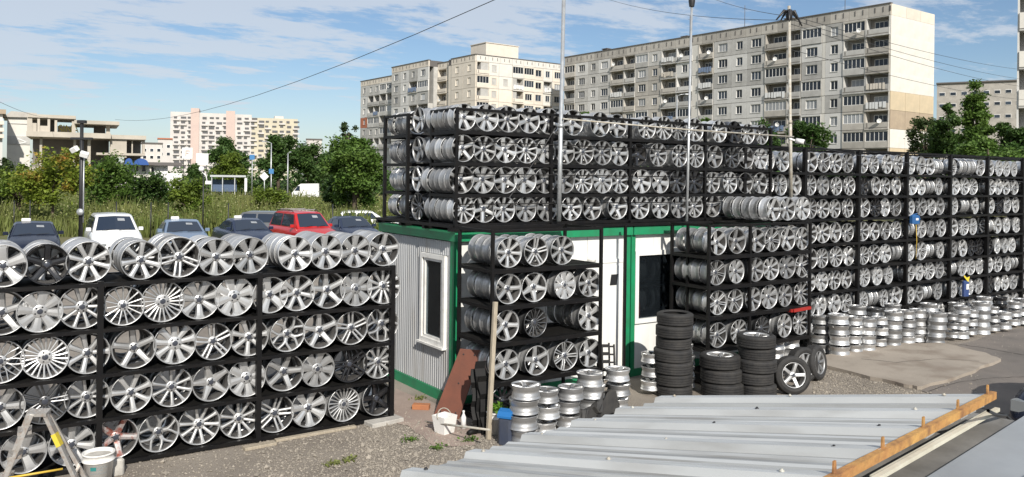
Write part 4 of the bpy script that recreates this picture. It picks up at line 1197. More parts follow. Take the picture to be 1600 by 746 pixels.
# ================================================================== tall poles and pipe
def pole(px0, py0, px1, py1, y, r, m, label, top=None):
    a, c = on_y(px0, py0, y), on_y(px1, py1, y)
    t = thing('steel_pole', label, 'pole', a)
    b = MB(); d = c - a
    b.tube([(0, 0, 0), d * .42, d * .421, d * 1.05], [r, r, r * .86, r * .86], 12); b.build('shaft', m, t)
    b = MB(); b.tube([d * .412, d * .43], r * 1.15, 12); b.build('joint_sleeve', m, t)
    if top == 'lamp':
        b = MB(); e = d
        for k in range(5):
            an = k * 1.25 + .3
            b.tube([e + Vector((0, 0, .05)), e + Vector((math.cos(an) * .12, math.sin(an) * .08, .08)), e + Vector((math.cos(an) * .32, math.sin(an) * .2, -.02 - .05 * k))], [.03, .028, .012], 6)
        b.lathe([(.001, .12), (.06, .1), (.07, 0), (.05, -.1), (.001, -.11)], 10, axis='z', center=(e.x, e.y, e.z)); b.build('wire_tangle', M['blackmetal'], t)
    elif top == 'cap':
        b = MB(); e = d; b.lathe([(.001, .14), (.05, .12), (.06, .0), (.045, -.1)], 10, axis='z', center=(e.x, e.y, e.z)); b.build('top_fitting', M['blackmetal'], t)
    return t
pole(873, 346, 881, -8, 10.36, .036, M['galv'], 'thick galvanised pole in front of the roof rack, leftmost of three')
pole(1073, 346, 1081, 2, 10.36, .024, M['galv'], 'thin galvanised pole in front of the roof rack, middle of three', 'cap')
pole(1236, 312, 1233, 24, 10.30, .034, M['rustygalv'], 'weathered pole with black wires tangled on its top, rightmost of three', 'lamp')
b = MB(); a, c = on_y(879, 186, 10.30), on_y(1240, 214, 10.25); b.tube([a, (a + c) / 2 + Vector((0, 0, -.02)), c], .013, 8)
b.build('cross_pipe', M['rustygalv'], label='pale thin pipe tied across the poles before the roof rack top', cat='pipe')
t = thing('security_camera', 'white security camera on the weathered pole', 'camera', on_y(1246, 220, 10.2))
b = MB(); b.tube([(-.02, .02, 0), (.05, -.12, -.03)], [.05, .048], 12); b.build('housing', M['dish'], t)
b = MB(); b.tube([(.051, -.121, -.031), (.056, -.135, -.033)], .035, 12); b.build('lens', M['blackmetal'], t)
b = MB(); b.bar((-.02, .03, .0), (-.13, .09, .04), .03, .03); b.build('bracket', M['dish'], t)
def cable(name, label, pts, r, m='blackmetal', sag=0.0):
    b = MB(); out = []
    for i in range(len(pts) - 1):
        p, q = Vector(pts[i]), Vector(pts[i + 1])
        for k in range(12):
            s = k / 12; out.append(p.lerp(q, s) + Vector((0, 0, -4 * sag * s * (1 - s))))
    out.append(Vector(pts[-1]))
    b.tube(out, r, 5, caps=False); return b.build(name, M[m], label=label, cat='cable')
cable('overhead_cable', 'long overhead cable sagging from the upper middle down to the left', [at(800, -12, 26), at(180, 187, 92)], .014, sag=1.4)
cable('overhead_cable', 'short overhead cable entering at the left edge above the gabled house', [at(-40, 140, 40), at(75, 184, 96)], .014, sag=.3)
for i, (a, c) in enumerate((((1234, 24), (1640, 112)), ((1234, 30), (1640, 128)), ((1236, 38), (1640, 140)), ((1236, 78), (1640, 158)))):
    cable('overhead_cable', f'{ORD[i]} thin cable from top running right of the weathered pole', [on_y(a[0], a[1], 10.3), at(c[0], c[1], 42)], .006, sag=.25)
for i, (a, c) in enumerate((((1234, 26), (1060, -30)), ((1234, 32), (940, -4)))):
    cable('overhead_cable', f'thin cable rising left from the weathered pole, {["upper", "lower"][i]} one', [on_y(a[0], a[1], 10.3), at(c[0], c[1], 30)], .006, sag=.2)
cable('hanging_cable', 'dark cable slanting down across the roof rack front', [on_y(868, 200, 10.38), on_y(795, 310, 10.42)], .007, sag=.03)
for i, z in enumerate((4.30,)):
    cable('guy_wire', 'thin wire running from the security camera right across the tall rack', [on_y(1250, 223, 10.2), on_y(1420, 255, 10.45), on_y(1610, 286, 10.4)], .008, sag=.04)

# ================================================================== tyres
def tyre_mb(R=.30, W=.2, ri=.2):
    b = MB(); h = W / 2
    prof = [(ri, -h * .75), (ri + .012, -h * .92), (ri + (R - ri) * .5, -h), (R - .03, -h * .9), (R - .008, -h * .78)]
    for k in range(4):
        y = -h * .62 + k * h * .38
        prof += [(R, y - .002), (R, y + h * .25), (R - .009, y + h * .255), (R - .009, y + h * .345)]
    prof += [(R, h * .76), (R - .008, h * .80), (R - .03, h * .9), (ri + (R - ri) * .5, h), (ri + .012, h * .92), (ri, h * .75), (ri + .03, h * .5), (ri + .05, 0), (ri + .03, -h * .5)]
    b.lathe(prof, 44, closed=True, smooth=False)
    return b
tyre_me = tyre_mb().mesh('tyre', M['tyre'])
def tyre(label, loc, rot, scale=1.0, group=None, rim=None, sty='five'):
    t = thing('car_tyre', label, 'tyre', loc, rot, scale, group)
    obj('tyre', tyre_me, t)
    if rim:
        rp = obj('rim', barrel_me, t, (0, -.085, 0), None, .2 / WR); slot(rp, rim)
        sp = obj('spokes', SP[sty][2], rp); slot(sp, rim)
        cp = obj('centre_cap', SP[sty][3], rp); slot(cp, rim)
    return t
def tyre_stack(px, py, n, sc, where, seed, rim=None, step=.192):
    rr = random.Random(seed)
    p = on_z(px, py); d = Vector((p.x, p.y, 0)).normalized(); c = p + d * .27 * sc
    for k in range(n):
        top = n - 1 - k; lab = 'topmost' if top == 0 else f'{ORD[top]} from top'
        s = sc * rr.uniform(.94, 1.04)
        tyre(f'black tyre, {lab} in the {where}', (c.x + rr.uniform(-.028, .028), c.y + rr.uniform(-.028, .028), step * sc * (k + .5) + .005), (-PI / 2 + rr.uniform(-.015, .015), 0, rr.uniform(0, 6)), s,
             'stacked tyres', rim if top == 0 else None)
tyre_stack(1053, 626, 7, .98, 'tall stack of seven', 1)
tyre_stack(1125, 624, 3, 1.06, 'low middle stack with a rim on top', 2, 'silver', .205)
tyre_stack(1183, 624, 5, 1.0, 'stack left of the leaning wheel', 3, 'silver')
p = on_z(1240, 619)
tyre('complete five-spoke wheel leaning upright beside the tyre stacks', (p.x + .1, p.y + .12, .295), (-.16, 0, -.45), 1.0, rim='silver', sty='five')
p = on_z(1262, 600)
tyre('second complete wheel leaning just behind the front one', (p.x + .02, p.y + .12, .295), (-.14, 0, -.12), .98, rim='silver', sty='seven')
p = on_z(1283, 596)
tyre('bare-sided tyre leaning edge-on, right of the leaning wheels', (p.x + .0, p.y + .12, .295), (-.12, 0, .22), .98, rim='dull', sty='seven')
# tyres behind the shop window
for ri, z in enumerate((.98, 1.51)):
    for i in range(5):
        tyre(f'dark tyre behind the shop window, {ORD[i]} from left on {["lower", "upper"][ri]} shelf', (10.12 + i * .33, 11.05, z + .262), (0, 0, PI / 2 + .0 if i % 2 else PI / 2), .87, 'tyres behind the shop window', 'dull' if (ri, i) == (0, 0) else None)
M['redplastic'] = mat('red_plastic', (0.30, 0.02, 0.015), 0.5)
b = MB(); b.rbox(-.11, .11, -.07, .07, 0, .25, .02); b.tube([(-.07, 0, .25), (-.05, 0, .30), (.05, 0, .30), (.07, 0, .25)], .015, 6)
b.build('fuel_can', M['redplastic'], loc=(9.93, 10.85, .98), label='red can standing low in the shop window', cat='can')
b = MB(); b.bar((0, 0, 0), (.42, -.05, .03), .05, .05); b.bar((-.02, 0, 0), (-.02, .16, 0), .05, .05)
p = on_y(1239, 486, 9.34); b.build('red_lever', M['redplastic'], loc=p, label='red metal lever hooked on the rack behind the tyre stacks', cat='lever')

# ================================================================== clutter by the small rack
M['brownboard'] = mat('brown_board', (0.17, 0.058, 0.034), 0.65, 0, col2=(0.13, 0.048, 0.03), scale=5, bump=0.1, bscale=40)
bq = [on_z(677, 651, .012), on_z(717, 655, .012), on_x(747, 558, 5.985), on_x(719, 545, 5.985)]
bq[2] = bq[3] + (bq[1] - bq[0]) * .85
pb = (bq[0] + bq[1]) / 2
t = thing('leaning_board', 'brown wooden board leaning against the small rack near the cabin corner', 'board', pb)
nrm = (bq[1] - bq[0]).cross(bq[3] - bq[0]).normalized() * .018
v = [p - pb for p in bq] + [p - pb - nrm for p in bq]
b = MB(); b.add(v, [(0, 1, 2, 3), (7, 6, 5, 4), (0, 4, 5, 1), (1, 5, 6, 2), (2, 6, 7, 3), (3, 7, 4, 0)]); b.build('board', M['brownboard'], t)
for k, (s, u) in enumerate(((.08, .2), (.08, .8), (.92, .25), (.92, .75), (.5, .5))):
    c = bq[0].lerp(bq[1], u).lerp(bq[3].lerp(bq[2], u), s) - pb
    b = MB(); b.lathe([(.001, .006), (.012, .004), (.013, 0)], 8, axis='z'); o = b.build('nail_head', M['blackmetal'], t); o.location = c + nrm * .02; o.rotation_euler = nrm.to_track_quat('Z', 'Y').to_euler()
# timber prop
a, c = on_z(763, 687), on_y(774, 472, 9.3)
b = MB(); b.bar(Vector(a), Vector(c), .055, .045); b.build('timber_prop', M['wood'], label='pale timber prop standing against the small rack', cat='post')
# dark plastic sheets behind the timber
for i, (px, ln) in enumerate(((746, .80), (754, .92), (760, .74))):
    p = on_z(px, 676 + i * 2); b = MB()
    n = 10
    v = []
    for k in range(n + 1):
        for s in (-1, 1):
            v.append((s * .07 + .012 * math.sin(k * 1.3), .14 * (k / n) + .02 * math.sin(k * 2.1 + i), ln * k / n))
    v2 = [(x, y - .025, z) for x, y, z in v]
    m_ = len(v)
    f = []
    for k in range(n):
        q = (2 * k, 2 * k + 1, 2 * k + 3, 2 * k + 2); f.append(q); f.append(tuple(m_ + j for j in q[::-1]))
        f.append((2 * k, 2 * k + 2, m_ + 2 * k + 2, m_ + 2 * k)); f.append((2 * k + 1, m_ + 2 * k + 1, m_ + 2 * k + 3, 2 * k + 3))
    f.append((2 * n, 2 * n + 1, m_ + 2 * n + 1, m_ + 2 * n))
    b.add(v + v2, f); b.build('plastic_strip', M['plasticblack'], loc=(p.x, p.y, .01), rot=(0, 0, -.35 + .1 * i),
        label=f'shiny black plastic strip leaning on the small rack, {["leftmost", "middle", "rightmost"][i]} of three', cat='strip', group='black plastic strips')
# broom handle lying across the bucket
a, c = on_z(668, 660, .10), on_z(765, 672, .30)
b = MB(); b.tube([a, c], .014, 8); b.build('broom_handle', M['rustygalv'], label='grey broom handle lying between white bucket and planter', cat='pole')
def bucket(name, label, loc, r0, r1, h, m, cat='bucket', square=False, handle=True, band=None, rot=0):
    t = thing(name, label, cat, loc, (0, 0, rot))
    b = MB()
    if square:
        for (za, zb, s0, s1) in ((0, h, r0, r1),):
            v = [(-s0, -s0, za), (s0, -s0, za), (s0, s0, za), (-s0, s0, za), (-s1, -s1, zb), (s1, -s1, zb), (s1, s1, zb), (-s1, s1, zb)]
            i1 = s1 - .012; i0 = s0 - .01
            v += [(-i1, -i1, zb), (i1, -i1, zb), (i1, i1, zb), (-i1, i1, zb), (-i0, -i0, .02), (i0, -i0, .02), (i0, i0, .02), (-i0, i0, .02)]
            f = [(3, 2, 1, 0)]
            for k in range(4):
                j = (k + 1) % 4
                f += [(k, j, 4 + j, 4 + k), (4 + k, 4 + j, 8 + j, 8 + k), (8 + k, 8 + j, 12 + j, 12 + k)]
            f.append((12, 13, 14, 15)); b.add(v, f)
    else:
        b.lathe([(.001, 0), (r0, 0), (r0 + (r1 - r0) * .72, h * .72), (r1 + .008, h * .73), (r1 + .008, h * .76), (r1 - .002, h * .77), (r1, h - .02), (r1 + .01, h - .015), (r1 + .01, h), (r1 - .008, h), (r0 - .008, .02), (.001, .02)], 28, axis='z')
    b.build('body', m, t)
    if handle:
        b = MB(); rr = r1 + .004; b.tube([(rr * math.cos(a_), .35 * rr * math.sin(a_), h - .03 + .9 * rr * math.sin(a_)) for a_ in [PI * k / 12 for k in range(13)]], .007, 6); b.build('handle', M['rustygalv'], t)
    return t
p = on_z(694, 681); bucket('square_bucket', 'white square bucket with handle on the gravel near the brown board', (p.x + .06, p.y + .1, .008), .09, .12, .23, M['whiteplastic'], square=True, rot=.25)
p = on_z(782, 683); bk = bucket('planter_bucket', 'dirty white planter with green leaves, left of the blue-lidded bin', (p.x + .02, p.y + .12, .008), .10, .135, .30, M['whiteplastic'], 'planter', handle=False)
M['herb'] = leaf_mat('herb_leaves', (0.16, 0.30, 0.03), (0.10, 0.22, 0.03), scale=8)
def leaf_ball(n, rx, ry, rz, size, seed, up=.3):
    r = np.random.default_rng(seed)
    d = r.normal(size=(n, 3)); d /= np.linalg.norm(d, axis=1)[:, None]
    c = d * (r.random(n) ** .5)[:, None] * np.array([rx, ry, rz])
    return leaf_quads(c, size, r, up)
def leaf_quads(c, size, r, up=.3):
    n = len(c)
    nr = r.normal(size=(n, 3)); nr[:, 2] = np.abs(nr[:, 2]) + up; nr /= np.linalg.norm(nr, axis=1)[:, None]
    a = np.cross(nr, r.normal(size=(n, 3))); a /= np.linalg.norm(a, axis=1)[:, None] + 1e-9
    b_ = np.cross(nr, a)
    s = (size * r.uniform(.6, 1.35, n))[:, None]
    v = np.stack([c - a * s, c - b_ * s * .55, c + a * s, c + b_ * s * .55], 1).reshape(-1, 3)
    return v, np.arange(4 * n).reshape(n, 4)
v, f = leaf_ball(90, .13, .13, .09, .035, 3); obj('leaves', fast_mesh('leaves', v, f, M['herb']), bk, (0, 0, .33), kind='stuff')
# bin with blue lid
M['binbody'] = mat('dark_blue_bin', (0.035, 0.045, 0.075), 0.45, 0, col2=(0.05, 0.058, 0.08), scale=6)
M['binlid'] = mat('blue_lid', (0.015, 0.13, 0.36), 0.4)
p = on_z(794, 697)
t = thing('waste_bin', 'dark waste bin with bright blue swing lid in front of the rim stacks', 'bin', (p.x + .05, p.y + .10, .008), (0, 0, .6))
b = MB(); b.rbox(-.115, .115, -.09, .09, 0, .34, .03); b.build('body', M['binbody'], t)
b = MB()
pr = [(-.12, .335), (-.12, .36), (-.08, .41), (0, .435), (.08, .41), (.12, .36), (.12, .335)]
v = [(-.0 + x, -.095, z) for x, z in pr] + [(x, .095, z) for x, z in pr]; n = len(pr)
b.add(v, [tuple(range(n)), tuple(range(2 * n - 1, n - 1, -1))] + [(k, n + k, n + (k + 1) % n, (k + 1) % n) for k in range(n)]); b.build('lid', M['binlid'], t)
# bottle
p = on_z(727, 672); t = thing('plastic_bottle', 'clear white-capped bottle on the ground before the black strips', 'bottle', (p.x, p.y + .05, .008))
b = MB(); b.lathe([(.001, 0), (.035, 0), (.036, .15), (.013, .20), (.013, .215)], 14, axis='z'); b.build('body', M['dish'], t)
b = MB(); b.lathe([(.015, .215), (.015, .24), (.001, .241)], 12, axis='z'); b.build('cap', M['whiteplastic'], t)
p = on_z(731, 682); b = MB(); b.tube([(0, 0, .035), (.06, .01, .05), (.14, .0, .035)], [.03, .04, .025], 8); b.build('rag', M['plasticblack'], loc=p, label='small black rag on the ground by the timber prop', cat='rag')
# brick
p = on_z(658, 640); M['brick'] = mat('clay_brick', (0.42, 0.17, 0.07), 0.9, 0, col2=(0.34, 0.14, 0.07), scale=9)
b = MB(); b.rbox(-.125, .125, -.06, .06, 0, .07, .006); b.build('loose_brick', M['brick'], loc=(p.x, p.y, .01), rot=(0, 0, -.7), label='orange clay brick lying at the cabin base', cat='brick')
# concrete blocks and plank below the left rack
p = on_z(604, 668)
b = MB(); b.rbox(-.25, .25, -.13, .13, 0, .055, .008); b.build('concrete_block', M['concreteblock'], loc=(p.x + .05, p.y + .20, .003), rot=(0, 0, .12), label='pale concrete block under the right end of the left rack', cat='block')
p = on_z(408, 701)
b = MB(); b.rbox(-.20, .20, -.06, .06, 0, .035, .006); b.build('timber_plank', M['wood'], loc=(p.x, p.y + .06, .003), rot=(0, 0, .05), label='short pale plank on the gravel below the left rack', cat='plank')
p = on_z(500, 683)
b = MB(); b.rbox(-.55, .55, -.04, .04, 0, .03, .006); b.build('timber_beam', M['wood'], loc=(p.x, p.y + .12, .003), rot=(0, 0, .02), label='long grey timber beam under the bottom of the left rack', cat='plank')
# white plastic jug at rack foot
p = on_z(185, 746)
b = MB(); b.rbox(-.07, .07, -.05, .05, 0, .18, .02); b.build('grey_box', M['concreteblock'], loc=(p.x, p.y + .1, .003), label='small grey block right of the paint bucket', cat='block')
# paint bucket
t = bucket('paint_bucket', 'white paint bucket with teal label in front of the left rack', (1.335, 10.02, .004), .13, .158, .33, M['whiteplastic'], handle=False)
M['teal'] = mat('teal_print', (0.03, 0.20, 0.19), 0.5); M['labelgrey'] = mat('label_print', (0.25, 0.28, 0.29), 0.6)
def arc_patch(a0, a1, z0, z1, r0_, r1_, h, mname, n=6):
    b = MB(); v = []
    for k in range(n + 1):
        a = a0 + (a1 - a0) * k / n
        for z in (z0, z1):
            rr = r0_ + (r1_ - r0_) * z / h + .003
            v.append((math.cos(a) * rr, math.sin(a) * rr, z))
    b.add(v, [(2 * k, 2 * k + 2, 2 * k + 3, 2 * k + 1) for k in range(n)]); return b
base_a = math.atan2(-10.02, -1.335)
arc_patch(base_a - .55, base_a - .15, .165, .205, .13, .158, .33, 'teal').build('label_mark', M['teal'], t)
for (a0, a1, z0, z1) in ((-.10, .35, .20, .206), (-.10, .35, .165, .171), (-.10, -.07, .171, .2), (.05, .08, .171, .2), (.2, .23, .171, .2), (.4, .6, .19, .197), (-.6, .6, .13, .135)):
    arc_patch(base_a + a0, base_a + a1, z0, z1, .13, .158, .33, 'labelgrey').build('label_mark', M['labelgrey'], t)
b = MB(); b.lathe([(.13, .30), (.001, .295)], 20, axis='z'); b.build('contents', M['concreteblock'], t)
# step ladder
M['alu'] = mat('scratched_aluminium', (0.60, 0.59, 0.57), 0.45, 0.7, col2=(0.45, 0.42, 0.38), scale=10, col3=(0.35, 0.20, 0.12), scale3=22, fac3=.5)
LT = on_y(62, 642, 9.35)
t = thing('step_ladder', 'paint-splashed aluminium step ladder in front of the left rack', 'step ladder', (LT.x, 9.35, 0))
hz_ = LT.z
RF = lambda a_, b_, z_: Vector((_R.x * a_ + _F.x * b_, _R.y * a_ + _F.y * b_, z_))
fl = [RF(-.50, .06, 0), RF(-.36, -.26, 0)]; tl = [RF(-.11, .05, hz_), RF(-.02, -.10, hz_ - .01)]
for s in range(2):
    b = MB(); b.bar(fl[s], tl[s], .062, .035); b.build('rail', M['alu'], t)
for k in range(4):
    s = .18 + .22 * k
    a, c = fl[0].lerp(tl[0], s), fl[1].lerp(tl[1], s)
    dd = (c - a).normalized(); wv = RF(.05, .035, 0)
    b = MB(); b.add([a - wv, c - wv, c + wv, a + wv, a - wv + Vector((0, 0, -.03)), c - wv + Vector((0, 0, -.03)), c + wv + Vector((0, 0, -.03)), a + wv + Vector((0, 0, -.03))],
                    [(0, 1, 2, 3), (7, 6, 5, 4), (0, 4, 5, 1), (1, 5, 6, 2), (2, 6, 7, 3), (3, 7, 4, 0)]); b.build('step', M['alu'], t)
b = MB(); b.add([RF(-.14, .06, hz_), RF(-.06, -.12, hz_), RF(.12, -.10, hz_), RF(.06, .10, hz_), RF(-.14, .06, hz_ - .03), RF(-.06, -.12, hz_ - .03), RF(.12, -.10, hz_ - .03), RF(.06, .10, hz_ - .03)],
                [(0, 1, 2, 3), (7, 6, 5, 4), (0, 4, 5, 1), (1, 5, 6, 2), (2, 6, 7, 3), (3, 7, 4, 0)]); b.build('top_plate', M['alu'], t)
for s, (fa, ta) in enumerate(((RF(.46, .30, 0), RF(.03, .08, hz_ - .03)), (RF(.53, .02, 0), RF(.09, -.05, hz_ - .03)))):
    b = MB(); b.bar(fa, ta, .066, .035); b.build('back_leg', M['alu'], t)
b = MB(); b.bar(RF(.46, .30, 0).lerp(RF(.03, .08, hz_), .4), RF(.53, .02, 0).lerp(RF(.09, -.05, hz_), .4), .03, .02); b.build('brace', M['alu'], t)
M['yellowstick'] = mat('yellow_stick', (0.62, 0.42, 0.06), 0.5); M['yellowtape'] = mat('yellow_sticker', (0.65, 0.5, 0.05), 0.5)
b = MB(); q0, q1 = RF(.53, .02, 0).lerp(RF(.09, -.05, hz_ - .03), .70), RF(.53, .02, 0).lerp(RF(.09, -.05, hz_ - .03), .82); b.bar(q0 + RF(0, -.002, 0), q1 + RF(0, -.002, 0), .079, .043); b.build('sticker', M['yellowtape'], t)
b = MB(); b.tube([on_y(14, 747, 9.25), on_y(98, 733, 9.25)], .011, 8); b.build('yellow_pole', M['yellowstick'], label='thin yellow pole held between the ladder legs', cat='pole')

# black bumper lining and rail frames before the stacks
t = thing('bumper_lining', 'black moulded plastic car lining lying before the rim stacks', 'car part', on_z(946, 668))
prof = [(-.48, .02), (-.40, .30), (-.28, .33), (-.2, .22), (-.1, .20), (0, .32), (.1, .42), (.22, .44), (.34, .40), (.42, .18), (.46, .03)]
rows = 5; v = []; n = len(prof)
for j in range(rows):
    s = j / (rows - 1)
    for x, z in prof: v.append((x + .04 * math.sin(z * 9 + j), s * .30 + .05 * math.sin(x * 7), z * (1 - .35 * s) + .012 * math.sin(j * 2 + x * 20)))
v2 = [(x, y + .004, z - .02) for x, y, z in v]; m_ = len(v)
f = [(j * n + k, j * n + k + 1, (j + 1) * n + k + 1, (j + 1) * n + k) for j in range(rows - 1) for k in range(n - 1)]
b = MB(); b.add(v + v2, f + [tuple(m_ + i for i in q[::-1]) for q in f] + [(k + 1, k, m_ + k, m_ + k + 1) for k in range(n - 1)])
front = [(x, -.004, z) for x, z in prof]
b.add(front + [(x, -.004, .0) for x, z in prof], [(k, n + k, n + k + 1, k + 1) for k in range(n - 1)])
M['lining'] = mat('grey_black_lining', (0.035, 0.035, 0.036), 0.55, 0, col2=(0.06, 0.058, 0.055), scale=6)
o = b.build('shell', M['lining'], t)
b = MB(); b.box(-.16, -.08, -.02, -.008, .10, .17); b.build('slot', M['hole'], t)
t.rotation_euler = (0, 0, .30)
t.location = t.location + Vector((.05, .12, 0))
t = thing('black_grille', 'long black open grille lying along the shed roof edge', 'grille', on_z(915, 683))
L_ = 1.5
for y_, z_ in ((0, .03), (.0, .14)):
    b = MB(); b.tube([(-.75, y_, z_), (.75, y_ + .0, z_)], .012, 6); b.build('bar', M['plasticblack'], t)
for k in range(9):
    x = -.72 + k * .18; b = MB(); b.tube([(x, 0, .03), (x + .09, 0, .14)], .01, 6); b.build('strut', M['plasticblack'], t)
    b = MB(); b.tube([(x + .09, 0, .14), (x + .18 if k < 8 else x + .12, 0, .03)], .01, 6); b.build('strut', M['plasticblack'], t)
t.rotation_euler = (0, 0, .36)
for i, px in enumerate((945, 953)):
    p = on_y(px, 600, 9.32 - .12 * i); t = thing('bed_frame', f'black slatted metal frame leaning on the small rack, {["rear", "front"][i]} one', 'frame', (p.x, p.y, 0.0), (-.18, 0, -.5))
    for x in (-.09, .09):
        b = MB(); b.box(x - .012, x + .012, -.012, .012, 0, .95); b.build('rail', M['rackblack'], t)
    for k in range(8):
        b = MB(); b.box(-.078, .078, -.008, .008, .1 + k * .115, .125 + k * .115); b.build('slat', M['rackblack'], t)

# small things on the tall rack
M['bluebox'] = mat('blue_plastic', (0.02, 0.10, 0.27), 0.4); M['yellowbag'] = mat('yellow_bag', (0.62, 0.48, 0.03), 0.5); M['bluebag'] = mat('blue_bag', (0.03, 0.06, 0.18), 0.5)
p = on_y(1429, 343, 10.48); t = thing('blue_reel', 'blue hose reel box hung on the tall rack post', 'reel', (p.x, p.y, p.z))
b = MB(); b.rbox(-.14, .14, -.06, .06, -.1, .1, .03); b.build('case', M['bluebox'], t)
b = MB(); b.box(-.05, .05, -.066, -.061, -.02, .03); b.build('label', M['dish'], t)
b = MB(); b.bar((.14, 0, .05), (.22, 0, .0), .02, .03); b.bar((-.1, 0, .1), (.1, 0, .13), .02, .02); b.build('handle', M['bluebox'], t)
b = MB(); b.tube([(.03, -.02, -.1), (.05, -.03, -.5), (.04, -.02, -.9)], .008, 6); b.build('hose', M['yellowstick'], t)
p = on_y(1510, 436, 10.48); t = thing('hanging_bag', 'blue bag with yellow top hanging on the tall rack', 'bag', (p.x, p.y, p.z))
b = MB(); b.rbox(-.14, .06, -.05, .05, -.42, -.04, .03); b.build('bag', M['bluebag'], t)
b = MB(); b.add([(-.12, 0, .06), (0, -.05, -.08), (.16, 0, .05), (.10, .03, .0), (.03, .05, .07), (-.05, .03, .09), (-.02, -.02, .03)], [(0, 1, 6), (1, 2, 6), (2, 3, 6), (3, 4, 6), (4, 5, 6), (5, 0, 6), (0, 5, 4, 3, 2, 1)]); b.build('yellow_cloth', M['yellowbag'], t)
b = MB(); b.box(-.10, .02, -.056, -.051, -.25, -.12); b.build('label', M['dish'], t)

# ================================================================== shed roofs in the foreground
M['roofsheet'] = mat('coated_roof_sheet', (0.55, 0.56, 0.555), 0.42, 0.0, col2=(0.46, 0.47, 0.465), scale=1.3, detail=8, col3=(0.30, 0.29, 0.27), scale3=2.6, fac3=.45, stretch=(9, .8, 1), lo=.3, hi=.75, objrand=.07)
M['roofpan'] = mat('shaded_dirty_pan', (0.40, 0.41, 0.405), 0.5, 0.0, col2=(0.31, 0.315, 0.31), scale=1.5, detail=8, col3=(0.21, 0.20, 0.185), scale3=3.0, fac3=.6, stretch=(9, .8, 1), lo=.3, hi=.75, objrand=.08)  # darker than the ribs, their light and dark banding put into the colour
M['roofsheet2'] = mat('older_roof_sheet', (0.30, 0.32, 0.34), 0.6, 0.0, col2=(0.22, 0.235, 0.25), scale=1.5, detail=7)
M['orange'] = mat('rusty_orange_angle', (0.50, 0.29, 0.085), 0.8, 0, col2=(0.36, 0.17, 0.06), scale=5, detail=8, col3=(0.16, 0.075, 0.04), scale3=16, fac3=.8, bump=.3, bscale=60)
M['trim'] = mat('cream_trim', (0.62, 0.60, 0.50), 0.6, 0, col2=(0.48, 0.45, 0.36), scale=6)
E1 = Vector((2.93, 2.98, 2.30))
dl = Vector((-.9867, -.1625, 0)); dn = Vector((.1625, -.9867, 0))
up_s = .30 / 1.46
shed = thing('shed_roof', 'pale grey ribbed metal shed roof sloping across the lower right foreground', 'roof', (E1.x, E1.y, E1.z), (0, 0, math.atan2(dl.y, dl.x)))
# local x along dl, local y along -perp
ly_sign = 1 if (Matrix.Rotation(math.atan2(dl.y, dl.x), 3, 'Z') @ Vector((0, 1, 0))).dot(dn) > 0 else -1
W_ = 1.47; per = .305
def roof_sheet(x0, x1, prof, y0, y1, z0, z1):
    """profile along local x, straight along local y"""
    v = []; f = []
    n = len(prof)
    for (yy, zz) in ((y0, z0), (y1, z1)):
        for x, h in prof: v.append((x, yy, zz + h))
    for (yy, zz) in ((y0, z0), (y1, z1)):
        for x, h in prof: v.append((x, yy, zz + h - .012))
    for k in range(n - 1):
        f += [(k, k + 1, n + k + 1, n + k), (2 * n + k, 3 * n + k, 3 * n + k + 1, 2 * n + k + 1), (k, 2 * n + k, 2 * n + k + 1, k + 1), (n + k, n + k + 1, 3 * n + k + 1, 3 * n + k)]
    f += [(0, n, 3 * n, 2 * n), (n - 1, 3 * n - 1, 4 * n - 1, 2 * n - 1)]
    return v, f
for s in range(9):
    x0 = s * per * 2
    prof = []
    for q in range(2):
        a = x0 + q * per
        prof += [(a, .0), (a + .010, .024), (a + .060, .024), (a + .070, .0), (a + .13, .0), (a + .136, .009), (a + .150, .009), (a + .156, .0), (a + .215, .0), (a + .221, .009), (a + .235, .009), (a + .241, .0)]
    prof.append((x0 + 2 * per + .004, .0))
    rq = random.Random(300 + s); prof = [(x_, h_ + (rq.uniform(-.004, .004) if h_ < .01 else rq.uniform(-.002, .002))) for x_, h_ in prof]
    zo = .003 * (s % 2)
    v, f = roof_sheet(x0, x0, prof, 0, ly_sign * W_, zo, up_s * W_ + zo)
    b = MB(); b.add(v, f if ly_sign > 0 else [q[::-1] for q in f])
    b.m = [(1 if (k_ // 4) % 12 in (3, 4, 6, 7, 8, 10, 11) else 0) for k_ in range(len(f))]      # pans and small rib sides toned darker: painted shading with dirt streaks
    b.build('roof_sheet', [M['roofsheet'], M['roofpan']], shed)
rs_ = random.Random(9)
for k in range(17):
    for yy in (.10, .72, 1.34):
        x = .035 + k * per + rs_.uniform(-.008, .008); yy_ = ly_sign * (yy + rs_.uniform(-.02, .02)); z = up_s * abs(yy_) + .0265
        b = MB(); b.lathe([(.001, .006), (.004, .0055), (.0045, .002), (.008, .001), (.008, -.001)], 8, axis='z', center=(x, yy_, z)); b.build('screw', M['rustygalv'] if rs_.random() < .6 else M['blackmetal'], shed)
# ridge: orange angle with upright tongues
zr = up_s * W_
b = MB(); b.box(-.02, 5.4, ly_sign * (W_ - .006), ly_sign * (W_ + .010), zr + .0245, zr + .028)
b.box(-.02, 5.4, ly_sign * (W_ + .0105), ly_sign * (W_ + .0145), zr + .002, zr + .028)
b.build('ridge_angle', M['orange'], shed)
for k in range(14):
    x = .035 + k * per
    b = MB(); y0_ = ly_sign * (W_ - .002); b.add([(x - .010, y0_, zr + .02), (x + .010, y0_, zr + .02), (x + .006, y0_, zr + .06), (x - .006, y0_, zr + .06),
                                                 (x - .010, y0_ + .005, zr + .02), (x + .010, y0_ + .005, zr + .02), (x + .006, y0_ + .005, zr + .06), (x - .006, y0_ + .005, zr + .06)],
            [(0, 1, 2, 3), (7, 6, 5, 4), (0, 4, 5, 1), (1, 5, 6, 2), (2, 6, 7, 3), (3, 7, 4, 0)]); b.build('tongue', M['orange'], shed)
